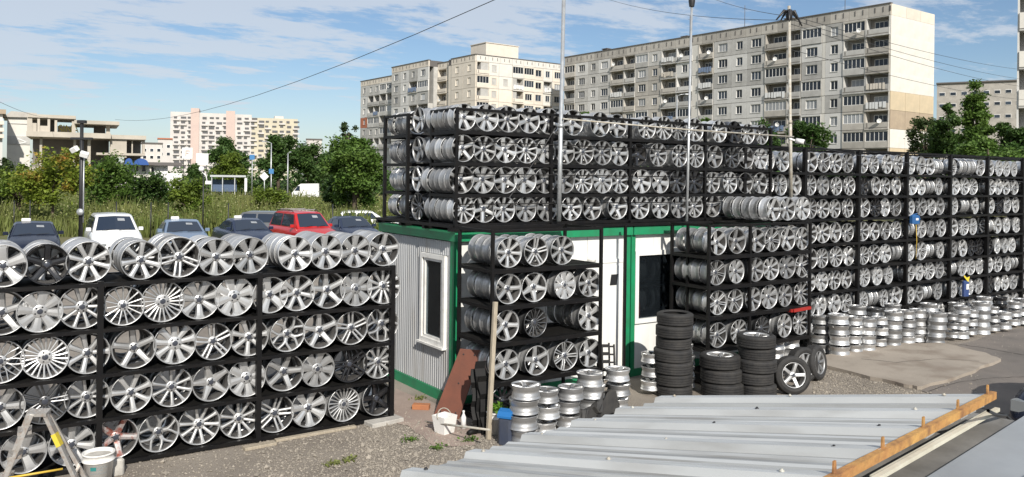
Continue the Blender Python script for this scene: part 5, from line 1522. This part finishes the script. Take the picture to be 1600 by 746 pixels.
for k, x in enumerate((.05, 1.2, 2.3)):
    b = MB(); b.box(x, x + 1.08, ly_sign * (W_ + .030), ly_sign * (W_ + .046), zr - .024 + .002 * k, zr - .012 + .002 * k); b.box(x + .05, x + 1.02, ly_sign * (W_ + .015), ly_sign * (W_ + .0295), zr - .030, zr - .018)
    b.build('trim_strip', M['trim'], shed)
# walls below the roof
M['shedwall'] = mat('shed_wall_sheet', (0.35, 0.36, 0.37), 0.6, 0.1, col2=(0.28, 0.29, 0.30), scale=2)
b = MB(); b.box(.08, 5.4, ly_sign * .06, ly_sign * .10, -2.29, -.012); b.box(.06, .10, ly_sign * .11, ly_sign * W_, -2.29, -.012); b.build('shed_wall', M['shedwall'], shed)
# older roof on the near side of the ridge
shed2 = thing('older_shed_roof', 'darker ribbed metal roof at the lower right corner beyond the orange ridge', 'roof', (E1.x, E1.y, E1.z), (0, 0, math.atan2(dl.y, dl.x)))
prof_y = []
y = W_ + .085
for k in range(9):
    prof_y += [(y, 0), (y + .20, 0), (y + .208, .022), (y + .236, .022), (y + .244, 0)]
    y += .262
for s, (xa, xb) in enumerate(((-.10, 1.45), (1.452, 3.5), (3.502, 5.6))):
    v = []; n = len(prof_y)
    for dz in (0, -.012):
        for xx in (xa, xb):
            for yy, h in prof_y: v.append((xx, ly_sign * yy, zr - .055 - .04 * (yy - W_) + h + dz + .002 * s))
    f = []
    for k in range(n - 1):
        f += [(k, k + 1, n + k + 1, n + k), (2 * n + k, 3 * n + k, 3 * n + k + 1, 2 * n + k + 1), (k, 2 * n + k, 2 * n + k + 1, k + 1), (n + k, n + k + 1, 3 * n + k + 1, 3 * n + k)]
    b = MB(); b.add(v, f); b.build('roof_sheet', M['roofsheet2'], shed2)
M['dirtysheet'] = mat('dirty_flashing', (0.25, 0.24, 0.225), 0.7, 0, col2=(0.13, 0.125, 0.115), scale=3, detail=7)
b = MB(); b.box(-.06, 5.4, ly_sign * (W_ - .10), ly_sign * (W_ + .075), zr - .085, zr - .075); b.build('flashing', M['dirtysheet'], shed2)
b = MB(); b.box(.05, 5.4, ly_sign * (W_ + .03), ly_sign * (W_ + 2.0), -2.29, .10); b.build('shed_wall', M['shedwall'], shed2)
cable('roof_cable', 'black cable trailing over the corner of the older roof', [on_z(1544, 642, 2.66), on_z(1572, 650, 2.5), on_z(1600, 668, 2.45), on_z(1640, 672, 2.4)], .006, sag=.006)

# ================================================================== cars
M['c_dark'] = mat('car_dark_blue', (0.012, 0.018, 0.04), 0.25, 0.3, coat=.25)
M['c_white'] = mat('car_white', (0.78, 0.78, 0.77), 0.3, 0, coat=.6)
M['c_silver'] = mat('car_silver_blue', (0.22, 0.30, 0.42), 0.3, 0.5, coat=.6)
M['c_navy'] = mat('car_navy', (0.02, 0.032, 0.07), 0.25, 0.3, coat=.25)
M['c_red'] = mat('car_red', (0.46, 0.012, 0.012), 0.28, 0, coat=.6)
M['c_grey'] = mat('car_grey', (0.17, 0.175, 0.18), 0.3, 0.4, coat=.25)
M['lamp'] = mat('headlamp_glass', (0.28, 0.30, 0.31), 0.1, 0.3)
M['rubberseal'] = mat('black_seal', (0.012, 0.012, 0.013), 0.6)
car_tyre_mb = tyre_mb(.315, .2, .21)
car_tyre_me = car_tyre_mb.mesh('tyre', M['tyre'])
def car(name, label, loc, rz, paint, L=4.6, W=1.8, H=1.43, kind='sedan', sign=False, rails=False, group='cars parked beyond the racks'):
    """front towards local -y; loft of cross sections"""
    t = thing(name, label, 'car', loc, (0, 0, rz), 1.0, group)
    m = M[paint]
    hw = W / 2
    belt = .95 if kind != 'suv' else 1.05
    if kind == 'mpv': belt = 1.0
    cowl = -L / 2 + (1.30 if kind == 'sedan' else 1.12); nose = -L / 2
    rf = cowl + (.80 if kind == 'sedan' else .72); rr_ = {'sedan': L / 2 - 1.35, 'mpv': L / 2 - .42, 'suv': L / 2 - .6, 'hatch': L / 2 - .75}[kind]
    tail = {'sedan': L / 2 - .62, 'mpv': L / 2 - .06, 'suv': L / 2 - .12, 'hatch': L / 2 - .25}[kind]
    st = [(nose, .80, .50, .30), (nose + .06, .90, .62, .24), (nose + .22, .97, .70, .20), (nose + .6, 1.0, belt - .13, .18), (cowl - .1, 1.0, belt - .03, .18), (cowl + .05, 1.0, belt, .18), (0, 1.0, belt + .02, .18), (L / 2 - 1.0, 1.0, belt + .03, .18),
          (L / 2 - .35, .98, belt + .02, .20), (L / 2 - .08, .93, belt - .05, .25), (L / 2, .84, belt - .22, .32)]
    v = []; f = []
    for y, w, zt, zb in st:
        a = hw * w
        half = [(a * .86, zb), (a * .97, zb + .12), (a, zb + (zt - zb) * .5), (a * .985, zb + (zt - zb) * .72), (a * .93, zt - .03), (a * .80, zt + .015), (a * .4, zt + .035), (0, zt + .042)]
        ring = [(x, y, z) for x, z in half] + [(-x, y, z) for x, z in half[-2::-1]]
        v += ring
    n = 15
    for i in range(len(st) - 1):
        for k in range(n - 1): f.append((i * n + k, i * n + k + 1, (i + 1) * n + k + 1, (i + 1) * n + k))
        f.append((i * n + n - 1, i * n, (i + 1) * n, (i + 1) * n + n - 1))
    f += [tuple(range(n - 1, -1, -1)), tuple((len(st) - 1) * n + k for k in range(n))]
    b = MB(); b.add(v, f, 0, True); body = b.build('body', m, t)
    # cabin
    tw, bw = hw * .70, hw * .90
    ys = [(cowl, bw, belt + .0, 0.0), (rf, tw, H - .05, 1), (rf + .35, tw * 1.02, H, 1), (rr_ - .3, tw, H - .01, 1), (rr_, tw * .95, H - .06, 1), (tail, bw * .92, belt + .03, 0)]
    v = []; f = []
    for y, w, z, _ in ys:
        bwid = bw if y < tail - .01 else bw * .92
        v += [(bwid, y if y in (cowl, tail) else y, belt), (w + .015, y, z - .05), (w - .06, y, z), (0, y, z + .025), (-w + .06, y, z), (-w - .015, y, z - .05), (-bwid, y, belt)]
    for i in range(len(ys) - 1):
        for k in range(6): f.append((i * 7 + k, i * 7 + k + 1, i * 7 + 8 + k, i * 7 + 7 + k))
    b = MB(); b.add(v, f, 0, False); roof = b.build('cabin_roof', m, t)
    cabv = [Vector(p) for p in v]
    def quad(name, P, mtl, parent, out):
        P = [Vector(p) for p in P]; o_ = Vector(out).normalized()
        b = MB(); vv = [p + o_ * .004 for p in P] + [p + o_ * .022 for p in P]
        b.add(vv, [(3, 2, 1, 0), (4, 5, 6, 7), (0, 1, 5, 4), (1, 2, 6, 5), (2, 3, 7, 6), (3, 0, 4, 7)]); return b.build(name, M[mtl], parent)
    e = .06
    def patch(name, ia, ib, k0, k1, u0, u1, v0, v1, mtl):
        """glass lying on the cabin shell between stations ia and ib, section points k0..k1"""
        pts = []; ks = list(range(k0, k1 + 1)); nk = len(ks)
        def S(i, s_):
            x = s_ * (nk - 1); k = min(int(x), nk - 2); return cabv[i * 7 + ks[k]].lerp(cabv[i * 7 + ks[k + 1]], x - k)
        nu = 7
        for vv in (v0, (v0 + v1) / 2, v1):
            for q in range(nu): 
                s_ = u0 + (u1 - u0) * q / (nu - 1); pts.append(S(ia, s_).lerp(S(ib, s_), vv))
        ctr = Vector((0, (cowl + tail) / 2, belt - .3)); out = []
        for p in pts:
            d = (p - ctr).normalized(); out.append(p + d * .014)
        ff = [(r_ * nu + q, r_ * nu + q + 1, (r_ + 1) * nu + q + 1, (r_ + 1) * nu + q) for r_ in range(2) for q in range(nu - 1)]
        b = MB(); n0 = len(out); b.add(out + [p - (p - ctr).normalized() * .01 for p in out], ff + [tuple(n0 + i_ for i_ in f_[::-1]) for f_ in ff], 0, False); return b.build(name, M[mtl], t)
    patch('windscreen', 0, 1, 2, 4, .03, .97, .08, .93, 'carglass')
    patch('rear_window', 4, 5, 2, 4, .06, .94, .10, .80, 'carglass')
    mid = (cowl + tail) / 2 + .15
    for s in (-1, 1):
        for (ya, yb, yta, ytb) in ((cowl + .42, mid - .04, rf + .02, mid - .04), (mid + .04, tail - .35, mid + .04, rr_ - .12)):
            quad('side_window', [(s * (bw - .012), ya, belt + .05), (s * (bw - .012), yb, belt + .05), (s * (tw + .03), ytb, H - .115), (s * (tw + .03), yta, H - .115)][:: s], 'carglass', t, (s, 0, .35))
        b = MB(); yq = cowl + .35; b.rbox(min(s * (bw + .02), s * (bw + .20)), max(s * (bw + .02), s * (bw + .20)), yq - .05, yq + .05, belt + .03, belt + .16, .02); b.build('mirror', m, t)
        hl = MB(); hl.box(s * hw * .48, s * hw * .86, nose + .02, nose + .16, .52, .66); hl.build('headlight', M['lamp'], t)
        tl_ = MB(); tl_.box(s * hw * .55, s * hw * .82, L / 2 - .10, L / 2 - .02, .62, .74); tl_.build('tail_light', M['c_red'], t)
        for y in (nose + .85, L / 2 - .85):
            wo = obj('wheel', car_tyre_me, t, (s * (hw - .09), y, .315), (0, 0, -PI / 2 * -s))
            rm = obj('rim', barrel_me, wo, (0, -.09, 0), None, .21 / WR); sp = obj('hub_face', SP['five'][2], wo, (0, -.09, 0), None, .21 / WR)
    b = MB(); b.box(-hw * .42, hw * .42, nose - .012, nose + .05, .44, .56); b.build('grille', M['rubberseal'], t)
    b = MB(); b.box(-.26, .26, nose - .025, nose - .013, .34, .43); b.build('number_plate', M['dish'], t)
    for s in (-.3, .3):
        b = MB(); b.bar((s - .2, cowl - .01, belt + .06), (s + .22, cowl + .06, belt + .10), .012, .012); b.build('wiper', M['rubberseal'], t)
    if kind != 'mpv' or True:
        b = MB(); vs = [cabv[2].lerp(cabv[9], .62), cabv[3].lerp(cabv[10], .62), cabv[3].lerp(cabv[10], .78), cabv[2].lerp(cabv[9], .78)]
        a_, b_ = .45, .85
        P_ = [vs[0].lerp(vs[1], a_), vs[0].lerp(vs[1], b_), vs[3].lerp(vs[2], b_), vs[3].lerp(vs[2], a_)]
        nn = (P_[1] - P_[0]).cross(P_[3] - P_[0]).normalized(); nn = nn if nn.y < 0 else -nn
        b.add([p_ + nn * .022 for p_ in P_] + [p_ + nn * .026 for p_ in P_], [(0, 1, 2, 3), (7, 6, 5, 4), (0, 4, 5, 1), (1, 5, 6, 2), (2, 6, 7, 3), (3, 7, 4, 0)]); b.build('price_sheet', M['galv'], t)
    if sign:
        b = MB(); b.rbox(-.16, .16, -.05, .05, 0, .11, .02); b.build('roof_sign', M['dish'], roof).location = (-.25, rf + .5, H + .02)
    if rails:
        for s in (-1, 1):
            b = MB(); b.tube([(s * (tw - .03), rf + .25, H), (s * (tw - .03), rf + .35, H + .06), (s * (tw - .03), rr_ - .3, H + .05), (s * (tw - .03), rr_ - .2, H - .01)], .018, 6); b.build('roof_rail', M['blackmetal'], roof)
        for y in (rf + .6, rr_ - .6):
            b = MB(); b.bar((-tw + .03, y, H + .075), (tw - .03, y, H + .075), .05, .025); b.build('roof_bar', M['galv'], roof)
    return t
car('parked_car', 'dark blue saloon parked leftmost behind the wheel rack', (2.55, 37.0, 0), -.06, 'c_dark', sign=True)
car('parked_car', 'white sport utility car parked second from left', (5.35, 37.0, 0), -.04, 'c_white', 4.6, 1.86, 1.70, 'suv')
car('parked_car', 'pale blue saloon parked between the white and navy cars', (7.95, 36.6, 0), -.10, 'c_silver', sign=True)
car('parked_car', 'navy saloon parked left of the red car', (10.6, 36.6, 0), .02, 'c_navy', sign=True)
car('parked_car', 'grey hatchback parked behind the navy car', (13.4, 41.4, 0), .9, 'c_grey', 4.3, 1.78, 1.52, 'hatch')
car('parked_car', 'bright red people carrier with roof bars', (13.35, 36.9, 0), .08, 'c_red', 4.55, 1.82, 1.70, 'mpv', rails=True)
car('parked_car', 'black saloon parked right of the red car by the cabin', (15.6, 36.8, 0), -.05, 'c_navy')
car('parked_car', 'white car with raised bonnet far right behind the black saloon', (19.0, 42.5, 0), 1.2, 'c_white', 4.2, 1.75, 1.45, 'hatch')
car('near_car', 'dark car nose showing at the right edge beyond the shed roof', (13.35, 4.35, 0), -1.57, 'c_dark', 4.5, 1.8, 1.44, 'sedan', group=None)

# white van on the far road
p = at(478, 292, 112); t = thing('white_van', 'white delivery van on the far road between the trees', 'van', (p.x, p.y, 0), (0, 0, -YAW + .15))
b = MB(); side = [(-1.7, .4), (-1.75, .95), (-1.55, 1.15), (-.95, 1.9), (-.6, 2.15), (1.75, 2.2), (1.8, .4)]
v = [(x, -.9, z) for x, z in side] + [(x, .9, z) for x, z in side]; n = 7
b.add(v, [tuple(range(n)), tuple(range(2 * n - 1, n - 1, -1))] + [(k, n + k, n + (k + 1) % n, (k + 1) % n) for k in range(n)]); b.build('body', M['c_white'], t)
b = MB(); b.add([(-1.42, -.905, 1.2), (-.7, -.905, 1.2), (-.7, -.905, 1.85), (-.98, -.905, 1.85), (-1.42, -.92, 1.2), (-.7, -.92, 1.2), (-.7, -.92, 1.85), (-.98, -.92, 1.85)], [(0, 1, 2, 3), (7, 6, 5, 4), (0, 4, 5, 1), (1, 5, 6, 2), (2, 6, 7, 3), (3, 7, 4, 0)]); b.build('side_window', M['carglass'], t)
for x in (-1.1, 1.15):
    obj('wheel', car_tyre_me, t, (x, -.85, .315), (0, 0, 0))
b = MB(); b.box(-1.76, -1.72, -.8, -.55, .75, .9); b.build('headlight', M['lamp'], t)

# ================================================================== posts, lamps and signs of the car park
def lamp_post(px, ytop, Z, label, r=.09, arms=True):
    p = at(px, ytop, Z); t = thing('lamp_post', label, 'lamp post', (p.x, p.y, 0), (0, 0, -YAW))
    b = MB(); b.tube([(0, 0, 0), (0, 0, p.z)], [r, r * .8], 10); b.build('shaft', M['blackmetal'], t)
    return t, p.z
t, h = lamp_post(128, 190, 34, 'dark lamp post with white floodlights beside the orange tree', .085)
b = MB(); b.rbox(-.17, .17, -.1, .1, h - .08, h + .05, .02); b.build('top_box', M['blackmetal'], t)
b = MB(); b.rbox(-.45, .45, -.08, .08, h - .75, h - .66, .02); b.build('cross_arm', M['blackmetal'], t)
for s in (-1, 1):
    b = MB(); b.rbox(-.16, .16, -.12, .08, -.1, .1, .02); o = b.build('floodlight', M['dish'], t); o.location = (s * .2, -.15, h - 1.25 - .1 * s); o.rotation_euler = (.5, .3 * s, .4 * s)
b = MB(); b.lathe([(.001, -.07), (.12, -.06), (.15, 0), (.12, .05), (.001, .06)], 16, center=(.05, -.15, 1.75)); b.build('mirror_dome', M['galv'], t)
b = MB(); b.tube([(.1, 0, 1.3), (.1, 0, h - 1.3)], .03, 6); b.build('conduit', M['galv'], t)
t, h = lamp_post(318, 268, 40, 'thin dark camera post between the pale and navy cars', .035)
b = MB(); b.lathe([(.001, .14), (.1, .12), (.14, .0), (.1, -.1), (.001, -.12)], 12, axis='z', center=(-.1, 0, h + .1)); b.build('camera_dome', M['dish'], t)
b = MB(); b.tube([(-.1, 0, h), (.12, 0, h - .2), (.18, 0, h - .5)], .03, 6); b.rbox(.1, .4, -.06, .06, h - .62, h - .46, .02); b.build('camera_arm', M['dish'], t)
def street_lamp(px, ytop, Z, label, dx):
    p = at(px, ytop, Z); t = thing('street_lamp', label, 'street lamp', (p.x, p.y, 0), (0, 0, -YAW))
    b = MB(); b.tube([(0, 0, 0), (0, 0, p.z)], [.11, .07], 8); b.build('shaft', M['galv'], t)
    b = MB(); b.tube([(0, 0, p.z - .02), (dx * .5, 0, p.z + .15), (dx, 0, p.z + .2)], .05, 6); b.rbox(min(dx, dx * 1.5), max(dx, dx * 1.5), -.15, .15, p.z + .13, p.z + .27, .03); b.build('lamp_head', M['galv'], t)
street_lamp(424, 224, 108, 'tall grey street lamp left of the white van', -.8)
street_lamp(450, 240, 116, 'plain grey street pole just left of the white van', .3)
street_lamp(1058, 150, 95, 'street lamp with a white head before the long block facade', .9)
def round_sign(px, py, Z, label, shape, m, post='galv'):
    p = at(px, py, Z); t = thing('road_sign', label, 'road sign', (p.x, p.y, 0), (0, 0, -YAW))
    b = MB(); b.tube([(0, .05, 0), (0, .05, p.z + .3)], .05, 6); b.build('post', M[post], t)
    b = MB()
    if shape == 'square': b.box(-.3, .3, -.03, 0, p.z - .3, p.z + .3)
    elif shape == 'diamond': b.add([(0, -.03, p.z - .55), (.55, -.03, p.z), (0, -.03, p.z + .55), (-.55, -.03, p.z), (0, 0, p.z - .55), (.55, 0, p.z), (0, 0, p.z + .55), (-.55, 0, p.z)], [(0, 1, 2, 3), (7, 6, 5, 4), (0, 4, 5, 1), (1, 5, 6, 2), (2, 6, 7, 3), (3, 7, 4, 0)])
    else: b.lathe([(.001, -.03), (.45, -.03), (.45, 0), (.001, .0)], 18, center=(0, 0, p.z))
    b.build('plate', M[m], t)
M['signblue'] = mat('sign_blue', (0.06, 0.20, 0.42), 0.5)
round_sign(394, 246, 100, 'blue square road sign high before the yellow-green tree', 'square', 'signblue')
round_sign(424, 268, 104, 'small blue sign on the street lamp', 'square', 'signblue')
round_sign(413, 276, 98, 'white diamond road sign near the street lamp', 'diamond', 'dish')
# bus shelter
M['shelterblue'] = mat('shelter_blue', (0.07, 0.11, 0.19), 0.5)
root, Z, X0 = far_frame('bus_shelter', 'blue-sided bus shelter beyond the grass field', 'bus shelter', 352, 98)
b = MB(); pxbox(b, 328, 384, 274, 277, 0, 1.6, Z, X0); b.build('roof', M['galv'], root)
b = MB(); pxbox(b, 331, 370, 281, 300, 1.4, 1.5, Z, X0); b.build('back_panel', M['shelterblue'], root)
for x in (330, 347, 366, 383):
    b = MB(); pxbox(b, x, x + 1.4, 277, 305, .1, .2, Z, X0); b.build('post', M['galv'], root)
b = MB(); pxbox(b, 382, 386, 279, 300, 0, .3, Z, X0); b.build('info_panel', M['dish'], root)
# fence posts with bands at the car park edge
for i, px in enumerate((22, 47, 182, 236, 263, 357, 520)):
    p = at(px, 322, 42); b = MB(); b.tube([(0, 0, 0), (0, 0, 1.9)], .03, 6); b.build('fence_post', M['blackmetal'], loc=(p.x, p.y, 0), label=f'thin dark fence post at the field edge, {ORD[i]} from left', cat='post', group='fence posts at the field edge')

# ================================================================== vegetation
M['grass'] = leaf_mat('field_grass', (0.125, 0.17, 0.038), (0.235, 0.235, 0.085), .35, .4, .22)
M['leaf_dark'] = leaf_mat('leaves_dark', (0.050, 0.105, 0.025), (0.082, 0.14, 0.035), .3)
M['leaf_mid'] = leaf_mat('leaves_mid', (0.075, 0.145, 0.028), (0.115, 0.185, 0.036), .3)
M['leaf_yel'] = leaf_mat('leaves_yellow_green', (0.15, 0.20, 0.028), (0.10, 0.16, 0.024), .3)
M['leaf_orange'] = leaf_mat('leaves_orange', (0.19, 0.25, 0.035), (0.45, 0.22, 0.055), .35, .3, .8, .52, .72)
M['leaf_grey'] = leaf_mat('leaves_grey_green', (0.07, 0.10, 0.035), (0.045, 0.075, 0.025))
M['bark'] = mat('bark', (0.12, 0.09, 0.065), 0.9, 0, col2=(0.08, 0.06, 0.045), scale=6, bump=.4)
def tree(label, base, h, rx, rz, leafm, seed, n=7000, size=.16, trunk=.16, zc=None, clumps=22, name='tree', conic=0.0, low=0.0, group=None):
    r = np.random.default_rng(seed)
    t = thing(name, label, 'tree' if name != 'bush' else 'bush', base, (0, 0, r.uniform(0, 6)), 1.0, group)
    zc = zc if zc is not None else h - rz
    clumps = int(clumps * 1.5)
    cc = []
    for k in range(clumps):
        d = r.normal(size=3); d /= np.linalg.norm(d)
        q = d * (r.random() ** .4)
        z = q[2]
        taper = 1 - conic * (z * .5 + .5)
        cc.append((q[0] * rx * .78 * taper, q[1] * rx * .78 * taper, zc + z * rz * .82, r.uniform(.13, .36) * rx * (1 - .4 * conic * (z * .5 + .5))))
    cc = np.array(cc)
    which = r.integers(0, clumps, n)
    d = r.normal(size=(n, 3)); d /= np.linalg.norm(d, axis=1)[:, None]
    rad_ = (r.random(n) ** .45)[:, None] * cc[which, 3:4] * r.uniform(.55, 1.5, (n, 1))
    c = cc[which, :3] + d * rad_ * np.array([1, 1, .85])
    c = c[c[:, 2] > low + .15]
    v, f = leaf_quads(c, size, r, .5)
    obj('crown', fast_mesh('crown', v, f, M[leafm]), t)
    b = MB()
    top = zc + rz * .3
    b.tube([(0, 0, 0), (.03 * h * .1, .02, zc * .5), (-.02, .03, zc), (.03, 0, top)], [trunk, trunk * .75, trunk * .5, trunk * .15], 8)
    for k in range(0, clumps, max(1, clumps // 9)):
        x, y, z, _ = cc[k]; z0 = min(max(zc - rz * .7, z * .55), zc)
        b.tube([(0, 0, z0), (x * .5, y * .5, (z0 + z) / 2 + .1), (x, y, z)], [trunk * .35, trunk * .22, trunk * .06], 5)
    b.build('trunk', M['bark'], t)
    return t
def tree_px(label, px, ytop, Z, wpx, leafm, seed, hfrac=.8, **kw):
    p = at(px, ytop, Z); h = p.z; rx = wpx / 2 * Z / FPX
    rz = kw.pop('rz', h * hfrac / 2)
    if 'size' in kw: kw['n'] = int(kw['n'] * 1.9); kw['size'] *= .70
    return tree(label, (p.x, p.y, 0), h, rx, rz, leafm, seed, **kw)
tree_px('young tree with orange-tipped leaves and pale trunk at the left', 84, 226, 47, 135, 'leaf_orange', 1, rz=1.75, n=4200, size=.15, trunk=.10, clumps=26)
tree_px('green tree right of the orange-tipped tree, behind the lamp post', 165, 236, 58, 110, 'leaf_mid', 2, n=5000, size=.17, rz=2.2)
tree_px('dark tree behind the white car, below the concrete building', 232, 262, 62, 90, 'leaf_dark', 3, n=4000, size=.17, rz=1.7)
tree_px('dark conifer-like tree left of the camera post', 303, 240, 66, 48, 'leaf_dark', 4, n=3500, size=.15, conic=.7, rz=2.4)
tree_px('bushy bright tree around the camera post', 300, 272, 52, 80, 'leaf_yel', 5, n=3500, size=.14, rz=1.4, low=-.2)
tree_px('large dark round tree below the right half of the pink block', 358, 210, 125, 66, 'leaf_dark', 6, n=6000, size=.34, trunk=.3)
tree_px('yellow-green tree in front of the dark round tree', 360, 234, 110, 62, 'leaf_yel', 7, n=5000, size=.3, trunk=.25)
tree_px('tall dark tree right of the pink block', 436, 204, 130, 70, 'leaf_dark', 8, n=7000, size=.36, trunk=.3)
tree_px('dark tree behind the white van', 482, 222, 135, 70, 'leaf_dark', 9, n=5000, size=.36, trunk=.3)
tree_px('dark tree right of the van, behind the big green tree', 526, 226, 120, 60, 'leaf_dark', 10, n=5000, size=.33, trunk=.3)
tree_px('big green tree touching the left end of the roof rack', 556, 190, 52, 110, 'leaf_mid', 11, n=11000, size=.17, trunk=.2, clumps=34, rz=3.0)
tree_px('full dark tree lower left of the big green tree', 543, 240, 56, 84, 'leaf_dark', 12, n=6500, size=.17, rz=2.2)
tree_px('pale wispy tree top left of the big green tree', 545, 182, 60, 34, 'leaf_grey', 13, n=900, size=.15, rz=1.6, clumps=14)
tree_px('tree at the far left edge with grey-green leaves', 8, 240, 52, 60, 'leaf_grey', 14, n=1600, size=.15, rz=2.0)
tree_px('bright yellow-green tree at the left edge behind the orange-tipped tree', 30, 250, 50, 90, 'leaf_yel', 34, n=3000, size=.15, rz=1.5)
tree_px('shrub tree in the field before the van', 418, 292, 60, 70, 'leaf_yel', 15, n=2600, size=.14, rz=.9, low=-.2)
tree_px('tree top showing above the roof rack before the long block', 908, 168, 40, 36, 'leaf_mid', 16, n=1500, size=.12, rz=1.2)
tree_px('small tree top above the roof rack near the middle pole', 1100, 176, 42, 44, 'leaf_mid', 17, n=1700, size=.12, rz=1.2)
tree_px('dark tree top above the rack, left of the weathered pole', 1195, 176, 48, 60, 'leaf_dark', 18, n=3200, size=.14, rz=1.8)
tree_px('dark tree top just right of the weathered pole', 1262, 180, 50, 80, 'leaf_dark', 19, n=4500, size=.14, rz=1.8)
tree_px('tall poplar rising above the right rack', 1527, 104, 52, 84, 'leaf_mid', 20, n=10000, size=.15, trunk=.2, conic=.78, rz=3.9, clumps=44)
tree_px('dark tree left of the poplar against the end wall', 1484, 146, 56, 84, 'leaf_dark', 21, n=7000, size=.16, rz=3.3, clumps=32, conic=.45)
tree_px('grey-green tree at the foot of the end wall', 1446, 172, 60, 60, 'leaf_grey', 22, n=2400, size=.16, rz=2.3, clumps=18)
tree_px('dark tree right of the poplar by the balcony tower', 1580, 168, 50, 70, 'leaf_dark', 23, n=5000, size=.16, rz=2.4)
tree_px('low green tree filling the gap above the right rack', 1545, 196, 46, 120, 'leaf_mid', 24, n=6500, size=.15, rz=1.9)
# far tree belt so that the land closes below the skyline
r = np.random.default_rng(77)
C = []
for px in np.arange(-60, 640, 3.2):
    Z = r.uniform(135, 165); p = at(px, 268 + r.uniform(-12, 6), Z)
    k = 26
    d = r.normal(size=(k, 3)) * np.array([1.6, 1.6, 1.0]); C.append(d + np.array([p.x, p.y, p.z - 2.6]))
    d = r.normal(size=(k, 3)) * np.array([1.6, 1.6, 1.0]); C.append(d + np.array([p.x, p.y, 2.0]))
for px in np.arange(640, 1640, 4.5):
    Z = r.uniform(80, 100); p = at(px, 262 + r.uniform(-10, 6), Z)
    k = 26
    d = r.normal(size=(k, 3)) * np.array([1.4, 1.4, .9]); C.append(d + np.array([p.x, p.y, p.z - 2.0])); C.append(r.normal(size=(k, 3)) * np.array([1.4, 1.4, .9]) + np.array([p.x, p.y, 1.8]))
v, f = leaf_quads(np.concatenate(C), .42, r, .5)
obj('far_tree_belt', fast_mesh('far_tree_belt', v, f, M['leaf_dark']), kind='stuff', label='far dark belt of trees and hedges below the skyline', cat='tree belt')
# tall weeds and grass of the field
def weeds(n, px0, px1, Z0, Z1, seed, hmin, hmax, w):
    r = np.random.default_rng(seed)
    Z = Z0 * (Z1 / Z0) ** r.random(n)
    px = r.uniform(px0, px1, n)
    X = (px - CX) / FPX * Z
    x = CYW * X + SY * Z; y = -SY * X + CYW * Z
    clump = .55 + .6 * (np.sin(x * .9 + 2 * np.sin(y * .4)) * .5 + .5) * (np.sin(y * .7 + x * .23) * .5 + .5)
    h = r.uniform(hmin, hmax, n) * clump
    a = r.uniform(0, 2 * PI, n); ww = w * r.uniform(.6, 1.4, n)
    lean = r.normal(0, .18, (n, 2)) * h[:, None]
    bx, by = np.cos(a) * ww, np.sin(a) * ww
    v = np.stack([np.stack([x - bx, y - by, np.zeros(n)], 1), np.stack([x + bx, y + by, np.zeros(n)], 1),
                  np.stack([x + bx * .7 + lean[:, 0] * .5, y + by * .7 + lean[:, 1] * .5, h * .6], 1), np.stack([x + lean[:, 0], y + lean[:, 1], h], 1)], 1).reshape(-1, 3)
    return v, np.arange(4 * n).reshape(n, 4)
v, f = weeds(60000, -80, 700, 43, 100, 5, .7, 1.75, .05)
obj('field_grass', fast_mesh('field_grass', v, f, M['grass']), kind='stuff', label='tall dry yellow-green grass and weeds of the field behind the cars', cat='grass')
r = np.random.default_rng(16)
nb = 900; Z = 44 * (96 / 44) ** r.random(nb); px = r.uniform(-60, 690, nb); X = (px - CX) / FPX * Z
ctr = np.stack([CYW * X + SY * Z, -SY * X + CYW * Z, r.uniform(.35, .95, nb)], 1)
k = 45
c = (ctr[:, None, :] + r.normal(size=(nb, k, 3)) * np.array([.45, .45, .28])).reshape(-1, 3)
v, f = leaf_quads(c, .075, r, .4)
M['weedleaf'] = leaf_mat('weed_leaves', (0.12, 0.175, 0.038), (0.22, 0.23, 0.08), .35, .45, .15)
obj('field_weeds', fast_mesh('field_weeds', v, f, M['weedleaf']), kind='stuff', label='leafy yellow-green weeds growing among the tall field grass', cat='weeds')
r = np.random.default_rng(6)
Z = 44 * (95 / 44) ** r.random(9000); px = r.uniform(-60, 680, 9000); X = (px - CX) / FPX * Z
c = np.stack([CYW * X + SY * Z, -SY * X + CYW * Z, r.uniform(.9, 1.7, 9000)], 1)
c = c[:3200]; v, f = leaf_quads(c, .05, r, .6)
M['umbel'] = mat('pale_flower_heads', (0.30, 0.29, 0.15), .8, island=.3)
obj('weed_flowers', fast_mesh('weed_flowers', v, f, M['umbel']), kind='stuff', label='pale flower heads scattered over the field weeds', cat='wild flowers')
# little weeds on the gravel
for i, (px, py) in enumerate(((685, 702), (520, 728), (640, 690), (545, 722), (735, 690), (655, 625))):
    p = on_z(px, py); r = np.random.default_rng(200 + i)
    n = 60; c = r.normal(size=(n, 3)) * np.array([.05, .035, .015]) + np.array([0, 0, .03])
    v, f = leaf_quads(c, .022, r, .3)
    obj('weed_tuft', fast_mesh('weed_tuft', v, f, M['leaf_mid'] if i % 2 == 0 else M['grass']), loc=(p.x, p.y, 0), label=['green weed tuft on the gravel below the square bucket', 'small dry tuft on the gravel, left of centre', 'low green tuft near the reddish paving edge', 'tiny dry tuft on the open gravel', 'green tuft by the timber prop foot', 'small weed at the cabin base near the brick'][i], cat='weed', kind='stuff')
